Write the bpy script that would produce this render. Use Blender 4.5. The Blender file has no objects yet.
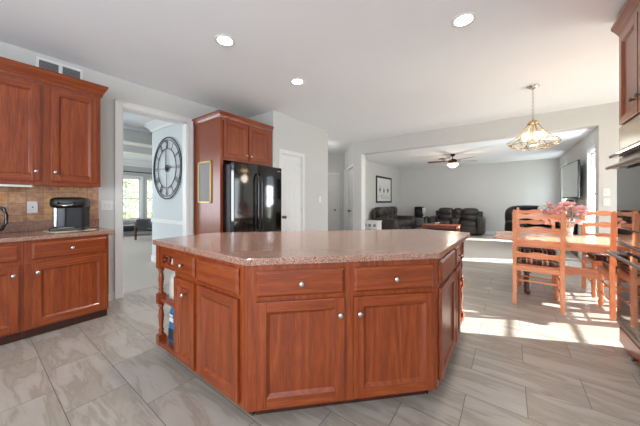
import bpy, bmesh, math, random
from mathutils import Vector, Matrix
random.seed(7)
S = bpy.context.scene
C = S.collection
PI = math.pi
# ------------------------------------------------------------------ camera
cd = bpy.data.cameras.new('camera'); cam = bpy.data.objects.new('camera', cd); C.objects.link(cam)
cam.location = (0, 0, 1.22)
cam.rotation_euler = (PI/2, 0, 0.6314)
cd.sensor_width = 36; cd.lens = 258/640*36
cd.shift_y = -(213-200.8)/640
cd.clip_start = 0.02
S.camera = cam
S.view_settings.view_transform = 'Standard'
S.view_settings.look = 'None'
S.view_settings.gamma = 1
S.view_settings.exposure = 0.92
# ------------------------------------------------------------------ world, sun, daylight, added fill lights
W = bpy.data.worlds.new('sky'); S.world = W; W.use_nodes = True
bg = W.node_tree.nodes['Background']; bg.inputs[0].default_value = (0.80, 0.90, 1.0, 1); bg.inputs[1].default_value = 1.6
sl = bpy.data.lights.new('sun', 'SUN'); sl.energy = 15; sl.angle = 0.010; sl.color = (1, .98, .95)
sun = bpy.data.objects.new('sun', sl); C.objects.link(sun)
el = math.radians(24)
sd = Vector((-.905*math.cos(el), -.425*math.cos(el), -math.sin(el)))
sun.rotation_euler = sd.to_track_quat('-Z', 'Y').to_euler(); sun.location = (6, 5, 5)

def area(name, loc, d, sx, sy, e, col=(.86, .93, 1)):
    l = bpy.data.lights.new(name, 'AREA'); l.shape = 'RECTANGLE'; l.size = sx; l.size_y = sy; l.energy = e; l.color = col
    o = bpy.data.objects.new(name, l); C.objects.link(o); o.location = loc
    o.rotation_euler = Vector(d).to_track_quat('-Z', 'Z').to_euler(); return o
area('fill_kitchen_back', (-.5, -2.50, 1.5), (0, 1, .12), 3.2, 1.7, 72)  # unseen area lamp added to brighten the kitchen; wall behind is solid
area('fill_kitchen_side', (1.30, -1.2, 1.45), (-1, 0, 0), 1.4, 1.4, 12)  # unseen side lamp added as fill; right wall has no window
area('daylight_patio_door', (2.72, 4.65, 1.1), (-1, -.1, 0), 2.2, 2.0, 26)
area('daylight_family_window', (1.48, 7.2, 1.4), (-1, 0, 0), .8, 1.6, 75)
area('daylight_family_window_far', (1.48, 10.35, 1.4), (-1, 0, 0), .8, 1.6, 26)
area('fill_front_room', (-8.6, -1.35, 1.4), (0, 1, .0), 3.0, 1.8, 80)  # unseen lamp added at the windowless side wall to light this room
area('fill_foyer', (-4.9, -1.35, 1.4), (0, 1, .1), 1.2, 1.8, 7)  # unseen lamp added by the same solid wall, fills the foyer

# ------------------------------------------------------------------ materials
M = {}
def newmat(name):
    m = bpy.data.materials.new(name); m.use_nodes = True
    nt = m.node_tree; b = nt.nodes['Principled BSDF']; M[name] = m
    return m, nt, b
def lin(c):
    return tuple((x/255/12.92 if x/255 <= .04045 else ((x/255+.055)/1.055)**2.4) for x in c)
def plain(name, rgb, rough=.5, metal=0, bump=0, bscale=200, var=0, vscale=3, coat=0, emit=None, es=0):
    m, nt, b = newmat(name)
    c = (*lin(rgb), 1)
    b.inputs['Base Color'].default_value = c; b.inputs['Roughness'].default_value = rough; b.inputs['Metallic'].default_value = metal
    if coat: b.inputs['Coat Weight'].default_value = coat; b.inputs['Coat Roughness'].default_value = .05
    tc = nt.nodes.new('ShaderNodeTexCoord')
    n = nt.nodes.new('ShaderNodeTexNoise'); n.inputs['Scale'].default_value = vscale; n.inputs['Detail'].default_value = 4
    nt.links.new(tc.outputs['Object'], n.inputs['Vector'])
    mx = nt.nodes.new('ShaderNodeMix'); mx.data_type = 'RGBA'
    v = max(var, .015)
    mx.inputs[6].default_value = (*[x*(1-v) for x in c[:3]], 1); mx.inputs[7].default_value = (*[min(1, x*(1+v)) for x in c[:3]], 1)
    nt.links.new(n.outputs['Fac'], mx.inputs[0]); nt.links.new(mx.outputs[2], b.inputs['Base Color'])
    if bump:
        n2 = nt.nodes.new('ShaderNodeTexNoise'); n2.inputs['Scale'].default_value = bscale; nt.links.new(tc.outputs['Object'], n2.inputs['Vector'])
        bp = nt.nodes.new('ShaderNodeBump'); bp.inputs['Strength'].default_value = bump; bp.inputs['Distance'].default_value = .01
        nt.links.new(n2.outputs['Fac'], bp.inputs['Height']); nt.links.new(bp.outputs[0], b.inputs['Normal'])
    if emit:
        b.inputs['Emission Color'].default_value = (*lin(emit), 1); b.inputs['Emission Strength'].default_value = es
    return m
def ramp(nt, stops, interp='LINEAR'):
    r = nt.nodes.new('ShaderNodeValToRGB'); e = r.color_ramp.elements; r.color_ramp.interpolation = interp
    while len(e) > 1: e.remove(e[-1])
    e[0].position = stops[0][0]; e[0].color = (*lin(stops[0][1]), 1)
    for p, c in stops[1:]:
        k = e.new(p); k.color = (*lin(c), 1)
    return r
def wood(name, scale, dark, mid, light, rough=.32, rings=True):
    m, nt, b = newmat(name)
    tc = nt.nodes.new('ShaderNodeTexCoord'); oi = nt.nodes.new('ShaderNodeObjectInfo')
    ad = nt.nodes.new('ShaderNodeVectorMath'); ad.operation = 'ADD'
    mu = nt.nodes.new('ShaderNodeMath'); mu.operation = 'MULTIPLY'; mu.inputs[1].default_value = 13
    nt.links.new(oi.outputs['Random'], mu.inputs[0]); nt.links.new(mu.outputs[0], ad.inputs[1]); nt.links.new(tc.outputs['Object'], ad.inputs[0])
    mp = nt.nodes.new('ShaderNodeMapping'); mp.inputs['Scale'].default_value = scale
    nt.links.new(ad.outputs[0], mp.inputs['Vector'])
    n1 = nt.nodes.new('ShaderNodeTexNoise'); n1.inputs['Scale'].default_value = 7; n1.inputs['Detail'].default_value = 6; n1.inputs['Roughness'].default_value = .65
    nt.links.new(mp.outputs[0], n1.inputs['Vector'])
    n2 = nt.nodes.new('ShaderNodeTexNoise'); n2.inputs['Scale'].default_value = .30; n2.inputs['Detail'].default_value = 1
    nt.links.new(mp.outputs[0], n2.inputs['Vector'])
    # cathedral rings
    m2 = nt.nodes.new('ShaderNodeMath'); m2.operation = 'MULTIPLY'; m2.inputs[1].default_value = 60
    nt.links.new(n2.outputs['Fac'], m2.inputs[0])
    s = nt.nodes.new('ShaderNodeMath'); s.operation = 'SINE'; nt.links.new(m2.outputs[0], s.inputs[0])
    s2 = nt.nodes.new('ShaderNodeMath'); s2.operation = 'MULTIPLY_ADD'; s2.inputs[1].default_value = .085 if rings else .03
    nt.links.new(s.outputs[0], s2.inputs[0]); nt.links.new(n1.outputs['Fac'], s2.inputs[2])
    r = ramp(nt, [(.28, dark), (.5, mid), (.74, light)])
    nt.links.new(s2.outputs[0], r.inputs[0]); nt.links.new(r.outputs[0], b.inputs['Base Color'])
    b.inputs['Roughness'].default_value = rough
    b.inputs['Coat Weight'].default_value = .25; b.inputs['Coat Roughness'].default_value = .18
    return m
OD, OM, OL = (108, 43, 16), (133, 57, 21), (155, 77, 33)
wood('oak', (20, 20, 1.1), OD, OM, OL)
wood('oak_cross', (1.1, 20, 20), OD, OM, OL)
wood('oak_side', (20, 20, 1.0), OD, OM, OL, rings=False)
wood('oak_shaded', (7, 7, .75), (50, 22, 12), (62, 28, 16), (74, 34, 20))  # oak darkened for toe kicks: recess shade put into the colour
wood('pine', (9, 9, 1.2), (200, 120, 78), (220, 144, 98), (234, 164, 120), .35, False)
wood('pine_cross', (1.2, 9, 9), (200, 120, 78), (220, 144, 98), (234, 164, 120), .3, False)
wood('walnut_and_shaded_leg', (9, 9, 1.2), (60, 30, 20), (86, 46, 30), (108, 60, 40), .35, False)
wood('table_wood', (.9, 8, 8), (196, 138, 108), (214, 156, 126), (226, 172, 142), .2, False)
plain('wall_paint', (208, 208, 205), .85, var=.01)
plain('wall_paint_blue', (212, 218, 220), .85)
plain('ceiling_paint', (243, 246, 250), .9, bump=.05)
plain('white_trim', (232, 232, 230), .42)
plain('white_plastic', (236, 236, 232), .4)
plain('black_gloss', (10, 10, 11), .07, coat=.6)
plain('black_plastic', (12, 12, 13), .42)
plain('black_textured', (17, 18, 20), .22, bump=.35, bscale=160)
plain('black_metal', (22, 21, 21), .45, metal=.3)
plain('oven_glass', (8, 8, 9), .035, coat=1.0)
plain('stainless', (150, 147, 144), .5, metal=1.0)
plain('chrome', (214, 214, 214), .14, metal=1.0)
plain('pewter', (120, 112, 104), .3, metal=1.0)
plain('brass', (196, 172, 130), .22, metal=1.0)
plain('gold_frame', (206, 176, 112), .4, metal=.4)
plain('bronze', (44, 34, 30), .4, metal=.6)
plain('vent_dark', (70, 70, 70), .7)
plain('leather_dark', (52, 46, 44), .34, bump=.15, bscale=60, var=.12)
plain('leather_black', (24, 24, 26), .3, bump=.1, bscale=60)
plain('fabric_white', (226, 224, 220), .9, bump=.2)
plain('far_wall_grey', (190, 190, 190), .9)  # even light grey for the front room's far wall
plain('beige_stone', (214, 206, 196), .6, var=.06, vscale=14)
plain('firebox', (12, 12, 12), .25)
plain('paper_print', (148, 146, 146), .6, var=.18, vscale=60)
plain('paper_white', (226, 226, 224), .6)
plain('ink', (36, 36, 38), .7)
plain('ink_grey', (150, 152, 154), .7)
plain('leaf', (86, 118, 62), .6, var=.3)
plain('leaf_outside', (122, 138, 84), .8, var=.45, vscale=2)
plain('bark', (88, 74, 60), .9, var=.2)
plain('petal', (246, 190, 190), .6, var=.12, vscale=20)
plain('petal_white', (246, 232, 230), .6)
plain('blue_bag', (24, 116, 170), .4, var=.1)
plain('dark_print', (34, 50, 62), .5)
plain('clear_bag', (206, 202, 192), .3, var=.35, vscale=22)
plain('tan_food', (176, 128, 88), .6, var=.2, vscale=30)
plain('cork', (206, 192, 160), .8)
plain('grass', (150, 158, 120), .95, var=.2)
plain('deck_grey', (188, 182, 174), .9, var=.05)
plain('siding', (214, 210, 202), .9)
plain('lamp_glow', (255, 250, 240), .5, emit=(255, 248, 236), es=9)
plain('bulb_glow', (255, 236, 200), .5, emit=(255, 226, 176), es=3)
plain('bowl_glow', (255, 236, 206), .5, emit=(255, 222, 178), es=1.6)
plain('grey_tank', (50, 53, 58), .25)
plain('navy_black', (8, 11, 16), .6)
plain('microwave_glass', (70, 72, 74), .3)
wood('cherry', (.9, 8, 8), (104, 52, 36), (128, 68, 48), (146, 84, 62), .25, False)
plain('trim_bead', (150, 96, 60), .4)
def carpet():
    m, nt, b = newmat('carpet'); tc = nt.nodes.new('ShaderNodeTexCoord')
    n = nt.nodes.new('ShaderNodeTexNoise'); n.inputs['Scale'].default_value = 90; n.inputs['Detail'].default_value = 5
    nt.links.new(tc.outputs['Object'], n.inputs['Vector']); r = ramp(nt, [(.3, (186, 178, 168)), (.7, (206, 199, 190))])
    nt.links.new(n.outputs['Fac'], r.inputs[0]); nt.links.new(r.outputs[0], b.inputs['Base Color']); b.inputs['Roughness'].default_value = 1
    bp = nt.nodes.new('ShaderNodeBump'); bp.inputs['Strength'].default_value = .4; bp.inputs['Distance'].default_value = .01
    nt.links.new(n.outputs['Fac'], bp.inputs['Height']); nt.links.new(bp.outputs[0], b.inputs['Normal'])
carpet()
def tile():
    m, nt, b = newmat('floor_tile'); L = nt.links.new
    tc = nt.nodes.new('ShaderNodeTexCoord')
    mp = nt.nodes.new('ShaderNodeMapping'); mp.inputs['Location'].default_value = (-.088+6.125, -.331+6.1, 0)
    L(tc.outputs['Object'], mp.inputs['Vector'])
    br = nt.nodes.new('ShaderNodeTexBrick'); br.inputs['Scale'].default_value = 1; br.inputs['Brick Width'].default_value = .6125
    br.inputs['Row Height'].default_value = .305; br.inputs['Mortar Size'].default_value = .0022; br.inputs['Mortar Smooth'].default_value = .1
    br.offset = .5; br.offset_frequency = 2; br.inputs['Color1'].default_value = (0, 0, 0, 1); br.inputs['Color2'].default_value = (1, 1, 1, 1)
    br.inputs['Mortar'].default_value = (.5, .5, .5, 1); br.inputs['Bias'].default_value = 0
    L(mp.outputs[0], br.inputs['Vector'])
    # vein coordinates: stretched along the tile, shifted per tile
    sc = nt.nodes.new('ShaderNodeVectorMath'); sc.operation = 'MULTIPLY'; sc.inputs[1].default_value = (1.0, 5.5, 1)
    L(tc.outputs['Object'], sc.inputs[0])
    of = nt.nodes.new('ShaderNodeVectorMath'); of.operation = 'MULTIPLY_ADD'; of.inputs[1].default_value = (7, 5, 3)
    L(br.outputs['Color'], of.inputs[0]); L(sc.outputs[0], of.inputs[2])
    n = nt.nodes.new('ShaderNodeTexNoise'); n.inputs['Scale'].default_value = 1.5; n.inputs['Detail'].default_value = 7; n.inputs['Distortion'].default_value = .7; n.inputs['Roughness'].default_value = .6
    L(of.outputs[0], n.inputs['Vector'])
    r = ramp(nt, [(.28, (142, 128, 115)), (.41, (166, 156, 145)), (.48, (153, 142, 130)), (.54, (171, 162, 152)), (.75, (182, 176, 168))])
    L(n.outputs['Fac'], r.inputs[0])
    mx = nt.nodes.new('ShaderNodeMix'); mx.data_type = 'RGBA'; mx.inputs[7].default_value = (*lin((104, 97, 92)), 1)
    L(br.outputs['Fac'], mx.inputs[0]); L(r.outputs[0], mx.inputs[6]); L(mx.outputs[2], b.inputs['Base Color'])
    b.inputs['Roughness'].default_value = .30
    bp = nt.nodes.new('ShaderNodeBump'); bp.inputs['Strength'].default_value = .3; bp.inputs['Distance'].default_value = .002; bp.invert = True
    L(br.outputs['Fac'], bp.inputs['Height']); L(bp.outputs[0], b.inputs['Normal'])
tile()
def backsplash():
    m, nt, b = newmat('backsplash_tile'); L = nt.links.new
    tc = nt.nodes.new('ShaderNodeTexCoord'); sp = nt.nodes.new('ShaderNodeSeparateXYZ'); cb = nt.nodes.new('ShaderNodeCombineXYZ')
    L(tc.outputs['Object'], sp.inputs[0]); 
    a = nt.nodes.new('ShaderNodeMath'); a.operation = 'ADD'; a.inputs[1].default_value = 5.03; L(sp.outputs['Y'], a.inputs[0])
    a2 = nt.nodes.new('ShaderNodeMath'); a2.operation = 'ADD'; a2.inputs[1].default_value = -.035+.012; L(sp.outputs['Z'], a2.inputs[0])
    L(a.outputs[0], cb.inputs['X']); L(a2.outputs[0], cb.inputs['Y'])
    br = nt.nodes.new('ShaderNodeTexBrick'); br.offset = 0; br.inputs['Scale'].default_value = 1; br.inputs['Brick Width'].default_value = .117; br.inputs['Row Height'].default_value = .117
    br.inputs['Mortar Size'].default_value = .0025; br.inputs['Color1'].default_value = (0, 0, 0, 1); br.inputs['Color2'].default_value = (1, 1, 1, 1)
    L(cb.outputs[0], br.inputs['Vector'])
    r = ramp(nt, [(0, (206, 152, 116)), (.5, (220, 174, 142)), (1, (232, 178, 122))]); L(br.outputs['Color'], r.inputs[0])
    n = nt.nodes.new('ShaderNodeTexNoise'); n.inputs['Scale'].default_value = 26; n.inputs['Detail'].default_value = 5; L(tc.outputs['Object'], n.inputs['Vector'])
    r2 = ramp(nt, [(.3, (200, 190, 184)), (.7, (255, 255, 255))]); L(n.outputs['Fac'], r2.inputs[0])
    mm = nt.nodes.new('ShaderNodeMix'); mm.data_type = 'RGBA'; mm.blend_type = 'MULTIPLY'; mm.inputs[0].default_value = 1
    L(r.outputs[0], mm.inputs[6]); L(r2.outputs[0], mm.inputs[7])
    mx = nt.nodes.new('ShaderNodeMix'); mx.data_type = 'RGBA'; mx.inputs[7].default_value = (*lin((150, 120, 98)), 1)
    L(br.outputs['Fac'], mx.inputs[0]); L(mm.outputs[2], mx.inputs[6]); L(mx.outputs[2], b.inputs['Base Color']); b.inputs['Roughness'].default_value = .4
backsplash()
def speckle():
    m, nt, b = newmat('laminate'); L = nt.links.new; tc = nt.nodes.new('ShaderNodeTexCoord')
    v = nt.nodes.new('ShaderNodeTexVoronoi'); v.inputs['Scale'].default_value = 330; L(tc.outputs['Object'], v.inputs['Vector'])
    sp = nt.nodes.new('ShaderNodeSeparateColor'); L(v.outputs['Color'], sp.inputs[0])
    r = ramp(nt, [(0, (98, 66, 56)), (.2, (146, 106, 90)), (.5, (172, 130, 112)), (.86, (202, 166, 148))], 'CONSTANT'); L(sp.outputs[0], r.inputs[0])
    L(r.outputs[0], b.inputs['Base Color']); b.inputs['Roughness'].default_value = .22; b.inputs['Coat Weight'].default_value = .5; b.inputs['Coat Roughness'].default_value = .12
speckle()
def plaid():
    m, nt, b = newmat('plaid'); L = nt.links.new; tc = nt.nodes.new('ShaderNodeTexCoord'); sp = nt.nodes.new('ShaderNodeSeparateXYZ'); L(tc.outputs['Object'], sp.inputs[0])
    outs = []
    for ax, st in (('X', [(0, (28, 30, 52)), (.3, (196, 172, 130)), (.38, (120, 40, 38)), (.55, (150, 120, 104)), (.62, (208, 190, 156)), (.7, (36, 38, 58)), (.93, (160, 60, 50))]),
                   ('Y', [(0, (30, 30, 44)), (.35, (180, 150, 116)), (.45, (110, 52, 46)), (.7, (44, 44, 60)), (.9, (196, 176, 140))])):
        mu = nt.nodes.new('ShaderNodeMath'); mu.operation = 'MULTIPLY_ADD'; mu.inputs[1].default_value = 7; mu.inputs[2].default_value = 10; L(sp.outputs[ax], mu.inputs[0])
        fr = nt.nodes.new('ShaderNodeMath'); fr.operation = 'FRACT'; L(mu.outputs[0], fr.inputs[0])
        r = ramp(nt, st, 'CONSTANT'); L(fr.outputs[0], r.inputs[0]); outs.append(r)
    mx = nt.nodes.new('ShaderNodeMix'); mx.data_type = 'RGBA'; mx.inputs[0].default_value = .35
    L(outs[0].outputs[0], mx.inputs[6]); L(outs[1].outputs[0], mx.inputs[7]); L(mx.outputs[2], b.inputs['Base Color']); b.inputs['Roughness'].default_value = .95
plaid()
def glass(name, tint=(1, 1, 1), refl=.1, op=0):
    m = bpy.data.materials.new(name); m.use_nodes = True; nt = m.node_tree; nt.nodes.clear(); M[name] = m
    o = nt.nodes.new('ShaderNodeOutputMaterial'); t = nt.nodes.new('ShaderNodeBsdfTransparent'); t.inputs[0].default_value = (*tint, 1)
    g = nt.nodes.new('ShaderNodeBsdfGlossy'); g.inputs['Roughness'].default_value = .03; mx = nt.nodes.new('ShaderNodeMixShader'); mx.inputs[0].default_value = refl
    nt.links.new(t.outputs[0], mx.inputs[1]); nt.links.new(g.outputs[0], mx.inputs[2]); nt.links.new(mx.outputs[0], o.inputs[0])
glass('window_glass', (1, 1, 1), .06)
glass('lamp_glass', (1, .97, .92), .2)
glass('vase_glass', (.93, .95, .95), .25)

# ------------------------------------------------------------------ mesh helpers
class MB:
    def __init__(s, T=None): s.v = []; s.f = []; s.m = []; s.sm = []; s.T = T
    def add(s, vs, fs, mi=0, smooth=False):
        o = len(s.v)
        for p in vs:
            p = Vector(p); s.v.append(s.T @ p if s.T else p)
        for f in fs: s.f.append([o+i for i in f]); s.m.append(mi); s.sm.append(smooth)
        return s
    def box(s, x0, x1, y0, y1, z0, z1, mi=0):
        v = [(x0,y0,z0),(x1,y0,z0),(x1,y1,z0),(x0,y1,z0),(x0,y0,z1),(x1,y0,z1),(x1,y1,z1),(x0,y1,z1)]
        return s.add(v, [(0,3,2,1),(4,5,6,7),(0,1,5,4),(1,2,6,5),(2,3,7,6),(3,0,4,7)], mi)
    def prism(s, poly, z0, z1, mi=0):
        n = len(poly)
        a = sum(poly[i][0]*poly[(i+1) % n][1]-poly[(i+1) % n][0]*poly[i][1] for i in range(n))
        if a < 0: poly = poly[::-1]
        v = [(x, y, z0) for x, y in poly]+[(x, y, z1) for x, y in poly]
        f = [tuple(range(n))[::-1], tuple(range(n, 2*n))]+[(i, (i+1) % n, n+(i+1) % n, n+i) for i in range(n)]
        return s.add(v, f, mi)
    def lathe(s, prof, c=(0,0,0), n=20, mi=0, axis='Z', smooth=True, caps=True):
        v = []; f = []
        for r, h in prof:
            for i in range(n):
                a = 2*PI*i/n; x, y = r*math.cos(a), r*math.sin(a)
                p = (x, y, h) if axis == 'Z' else ((h, x, y) if axis == 'X' else (x, h, y))
                v.append((p[0]+c[0], p[1]+c[1], p[2]+c[2]))
        k = len(prof)
        for j in range(k-1):
            for i in range(n):
                f.append((j*n+i, j*n+(i+1) % n, (j+1)*n+(i+1) % n, (j+1)*n+i))
        if caps: f.append(tuple(range(n))[::-1]); f.append(tuple((k-1)*n+i for i in range(n)))
        return s.add(v, f, mi, smooth)
    def cyl(s, c, r, h, n=20, mi=0, axis='Z'): return s.lathe([(r, 0), (r, h)], c, n, mi, axis, True)
    def tube(s, pts, r, n=8, mi=0, closed=False, ry=None):
        pts = [Vector(p) for p in pts]; k = len(pts); v = []; f = []
        rs = r if isinstance(r, (list, tuple)) else [r]*k
        for i, p in enumerate(pts):
            a = pts[(i-1) % k] if (closed or i > 0) else p; b = pts[(i+1) % k] if (closed or i < k-1) else p
            t = (b-a).normalized(); up = Vector((0, 0, 1)) if abs(t.z) < .9 else Vector((1, 0, 0))
            u = t.cross(up).normalized(); w = u.cross(t).normalized()
            for j in range(n):
                q = 2*PI*j/n; v.append(p+u*rs[i]*math.cos(q)+w*(ry or rs[i])*math.sin(q))
        for i in range(k if closed else k-1):
            for j in range(n):
                f.append((i*n+j, i*n+(j+1) % n, ((i+1) % k)*n+(j+1) % n, ((i+1) % k)*n+j))
        if not closed: f.append(tuple(range(n))[::-1]); f.append(tuple((k-1)*n+j for j in range(n)))
        return s.add(v, f, mi, True)
    def ball(s, c, r, n=12, mi=0, sz=1, sy=1):
        m = n//2; prof = [(r*math.sin(PI*i/m), -r*sz*math.cos(PI*i/m)) for i in range(m+1)]
        prof[0] = (r*.02, prof[0][1]); prof[-1] = (r*.02, prof[-1][1])
        return s.lathe(prof, c, n, mi)
    def puff(s, x0, x1, y0, y1, z0, z1, mi=0, r=.3, n=8):
        # rounded cushion (superellipsoid)
        cx, cy, cz = (x0+x1)/2, (y0+y1)/2, (z0+z1)/2; a, b, c = (x1-x0)/2, (y1-y0)/2, (z1-z0)/2
        v = []; f = []; N = 24; K = 12; pw = lambda t, e: math.copysign(abs(t)**e, t)
        for i in range(K+1):
            ph = -PI/2+PI*i/K
            for j in range(N):
                th = 2*PI*j/N
                v.append((cx+a*pw(math.cos(ph), r)*pw(math.cos(th), r), cy+b*pw(math.cos(ph), r)*pw(math.sin(th), r), cz+c*pw(math.sin(ph), r)))
        for i in range(K):
            for j in range(N): f.append((i*N+j, i*N+(j+1) % N, (i+1)*N+(j+1) % N, (i+1)*N+j))
        return s.add(v, f, mi, True)
    def build(s, name, mats, parent=None, bevel=0, loc=None, rotz=0):
        me = bpy.data.meshes.new(name); me.from_pydata([tuple(p) for p in s.v], [], s.f)
        for m in (mats if isinstance(mats, (list, tuple)) else [mats]): me.materials.append(M[m])
        for p, mi, sm in zip(me.polygons, s.m, s.sm): p.material_index = mi; p.use_smooth = sm
        bm = bmesh.new(); bm.from_mesh(me); bmesh.ops.recalc_face_normals(bm, faces=bm.faces); bm.to_mesh(me); bm.free()
        o = bpy.data.objects.new(name, me); C.objects.link(o)
        if parent: o.parent = parent
        if loc: o.location = loc
        if rotz: o.rotation_euler = (0, 0, rotz)
        if bevel:
            b = o.modifiers.new('bevel', 'BEVEL'); b.width = bevel; b.segments = 2; b.limit_method = 'ANGLE'; b.angle_limit = .6
        return o
def tag(o, label, cat, group=None, kind=None):
    o['label'] = label; o['category'] = cat
    if group: o['group'] = group
    if kind: o['kind'] = kind
    return o
def thing(name, label, cat, loc=(0, 0, 0), rotz=0, group=None):
    o = bpy.data.objects.new(name, None); C.objects.link(o); o.empty_display_size = .1
    o.location = loc; o.rotation_euler = (0, 0, rotz); return tag(o, label, cat, group)
def struct(name, mb, m, bevel=0, parent=None):
    o = mb.build(name, m, parent, bevel)
    if not parent: o['kind'] = 'structure'
    return o
def dup(o, parent=None):
    c = o.copy(); C.objects.link(c)
    if parent: c.parent = parent
    for ch in list(o.children): dup(ch, c)
    return c

# ================================================================== ROOM SHELL
XL, ZC, ZF = -3.946, 2.755, 2.60
def wallx(mb, x0, x1, y0, y1, z0, z1, holes=()):      # wall along Y, holes (ya,yb,za,zb)
    y = y0
    for a, b, c, d in sorted(holes):
        mb.box(x0, x1, y, a, z0, z1)
        if c > z0: mb.box(x0, x1, a, b, z0, c)
        if d < z1: mb.box(x0, x1, a, b, d, z1)
        y = b
    mb.box(x0, x1, y, y1, z0, z1); return mb
def wally(mb, y0, y1, x0, x1, z0, z1, holes=()):
    x = x0
    for a, b, c, d in sorted(holes):
        mb.box(x, a, y0, y1, z0, z1)
        if c > z0: mb.box(a, b, y0, y1, z0, c)
        if d < z1: mb.box(a, b, y0, y1, d, z1)
        x = b
    mb.box(x, x1, y0, y1, z0, z1); return mb
struct('floor_kitchen', MB().box(XL-.12, 2.6, -2.6, 6.05, -.1, 0), 'floor_tile')
struct('floor_family_room', MB().box(-5.4, 1.33, 6.05, 11.3, -.1, .003), 'carpet')
struct('floor_hall', MB().box(-5.4, XL-.12, 4.6, 6.05, -.1, 0), 'floor_tile')
struct('floor_front_room', MB().box(-11.6, XL-.12, -1.5, 4.6, -.1, .003), 'carpet')
struct('ceiling_kitchen', MB().box(XL-.12, 2.7, -2.7, 5.95, ZC, ZC+.1), 'ceiling_paint')
struct('ceiling_hall', MB().prism([(-5.5, 4.72), (-3.95, 4.72), (-3.95, 5.95), (-3.25, 5.95), (-4.3, 7.2), (-4.9, 7.2), (-5.5, 6.6)], ZC, ZC+.1), 'ceiling_paint')
struct('ceiling_family_room', MB().prism([(-3.38, 6.17), (1.45, 6.17), (1.45, 11.4), (-4.0, 11.4), (-4.0, 6.91)], ZF, ZF+.1), 'ceiling_paint')
struct('ceiling_front_room', MB().box(-11.7, XL-.12, -1.6, 4.72, ZC, ZC+.1), 'ceiling_paint')
# left wall with cased opening
struct('wall_left', wallx(MB(), XL-.12, XL, -2.6, 3.07, 0, ZC, [(1.155, 1.975, 0, 2.41)]), 'wall_paint')
struct('wall_pantry', MB().box(XL, -3.234, 3.07, 3.19, 0, ZC).box(-3.354, -3.234, 3.19, 3.262, 0, ZC).box(-3.354, -3.234, 3.828, 4.72, 0, ZC).box(-3.354, -3.234, 3.262, 3.828, 2.06, ZC).box(-5.5, -3.354, 4.6, 4.72, 0, ZC), 'wall_paint')
DIA = Matrix.Translation((-3.25, 5.95, 0)) @ Matrix.Rotation(math.radians(130), 4, 'Z')   # local +x runs back-left along the diagonal wall
DL = 1.633
struct('wall_diagonal', MB(DIA).box(0, .10, -.12, 0, 0, ZC).box(.10, DL-.08, -.12, 0, 2.14, ZC).box(DL-.08, DL, -.12, 0, 0, ZC), 'wall_paint')
HB = Matrix.Translation((-4.30, 7.20, 0)) @ Matrix.Rotation(math.radians(220), 4, 'Z')
struct('wall_hall', MB(HB).box(-.05, .22, -.12, 0, 0, ZC).box(.22, 1.0, -.12, 0, 2.07, ZC).box(1.0, 1.7, -.12, 0, 0, ZC).box(1.58, 1.7, 0, 2.0, 0, ZC), 'wall_paint')
struct('wall_header', wally(MB(), 5.95, 6.17, -3.25, 2.6, 0, ZC, [(-3.05, 1.16, 0, 2.425)]), 'wall_paint')
struct('wall_family_left', MB().box(-4.0, -3.88, 6.75, 11.3, 0, ZF), 'wall_paint')
struct('wall_family_back', MB().box(-4.0, 1.45, 11.3, 11.42, 0, ZF), 'wall_paint')
struct('wall_family_right', wallx(MB(), 1.33, 1.45, 6.17, 11.3, 0, ZF, [(6.86, 7.56, .5, 2.22), (9.95, 10.75, .5, 2.22)]), 'wall_paint')
struct('wall_nook', wallx(MB(), 2.6, 2.7, 3.12, 5.95, 0, ZC, [(3.5, 5.75, 0, 2.08)]), 'wall_paint')
struct('wall_right', MB().box(1.37, 1.49, -2.6, 3.24, 0, ZC).box(1.37, 2.7, 3.12, 3.24, 0, ZC), 'wall_paint')
struct('wall_behind', MB().box(XL-.12, 1.49, -2.72, -2.6, 0, ZC), 'wall_paint')
# front room beyond the opening
struct('wall_clock', MB().box(-5.80, XL-.12, 2.2, 2.32, 0, ZC), 'wall_paint_blue')
struct('wall_front_room_far', wallx(MB(), -11.62, -11.5, -1.5, 4.6, 0, ZC, [(1.6, 2.75, .5, 2.1), (3.0, 3.98, .5, 2.1), (4.14, 4.5, .5, 2.1)]), 'far_wall_grey')
struct('wall_front_room_side', MB().box(-11.5, XL-.12, 4.48, 4.6, 0, ZC).box(-11.5, XL-.12, -1.62, -1.5, 0, ZC), 'wall_paint')
struct('trim_front_beam', MB().box(-6.6, -6.3, -1.5, 4.48, 2.47, ZC).box(-6.64, -6.26, -1.5, 4.48, 2.43, 2.47).box(-6.67, -6.23, -1.5, 4.48, 2.68, ZC-.002), 'white_trim')
struct('trim_front_beam_far', MB().box(-7.9, -7.6, -1.5, 4.48, 2.46, ZC).box(-7.94, -7.56, -1.5, 4.48, 2.42, 2.46), 'white_trim')
struct('trim_front_crown', MB().box(-11.5, -11.38, -1.5, 4.48, 2.60, ZC-.002).box(-11.5, -11.44, -1.5, 4.48, 2.52, 2.6), 'white_trim')
def crown_profile():
    mb = MB(); pr = [(0, 2.60), (.02, 2.60), (.035, 2.64), (.08, 2.69), (.11, 2.72), (.12, 2.753), (0, 2.753)]
    n = len(pr); v = []; x0, x1 = -5.80, XL-.13
    for x in (x0, x1):
        for d, z in pr: v.append((x-(d if x == x0 else 0), 2.2-d, z))
    mb.add(v, [tuple(range(n)), tuple(range(n, 2*n))]+[(i, (i+1) % n, n+(i+1) % n, n+i) for i in range(n)]); return mb
struct('trim_clock_wall_crown', crown_profile(), 'white_trim')
struct('trim_chair_rail', MB().box(-5.80, XL-.13, 2.178, 2.2, .80, .87).box(-5.80, XL-.13, 2.170, 2.2, .855, .875), 'white_trim', .004)
struct('baseboard_clock_wall', MB().box(-5.815, XL-.13, 2.185, 2.2, 0.003, .13).box(-5.815, -5.80, 2.2, 2.32, 0.003, .13), 'white_trim', .004)
struct('baseboard_left', MB().box(XL, XL+.014, .90, 1.075, 0, .10), 'white_trim', .003)
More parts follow.
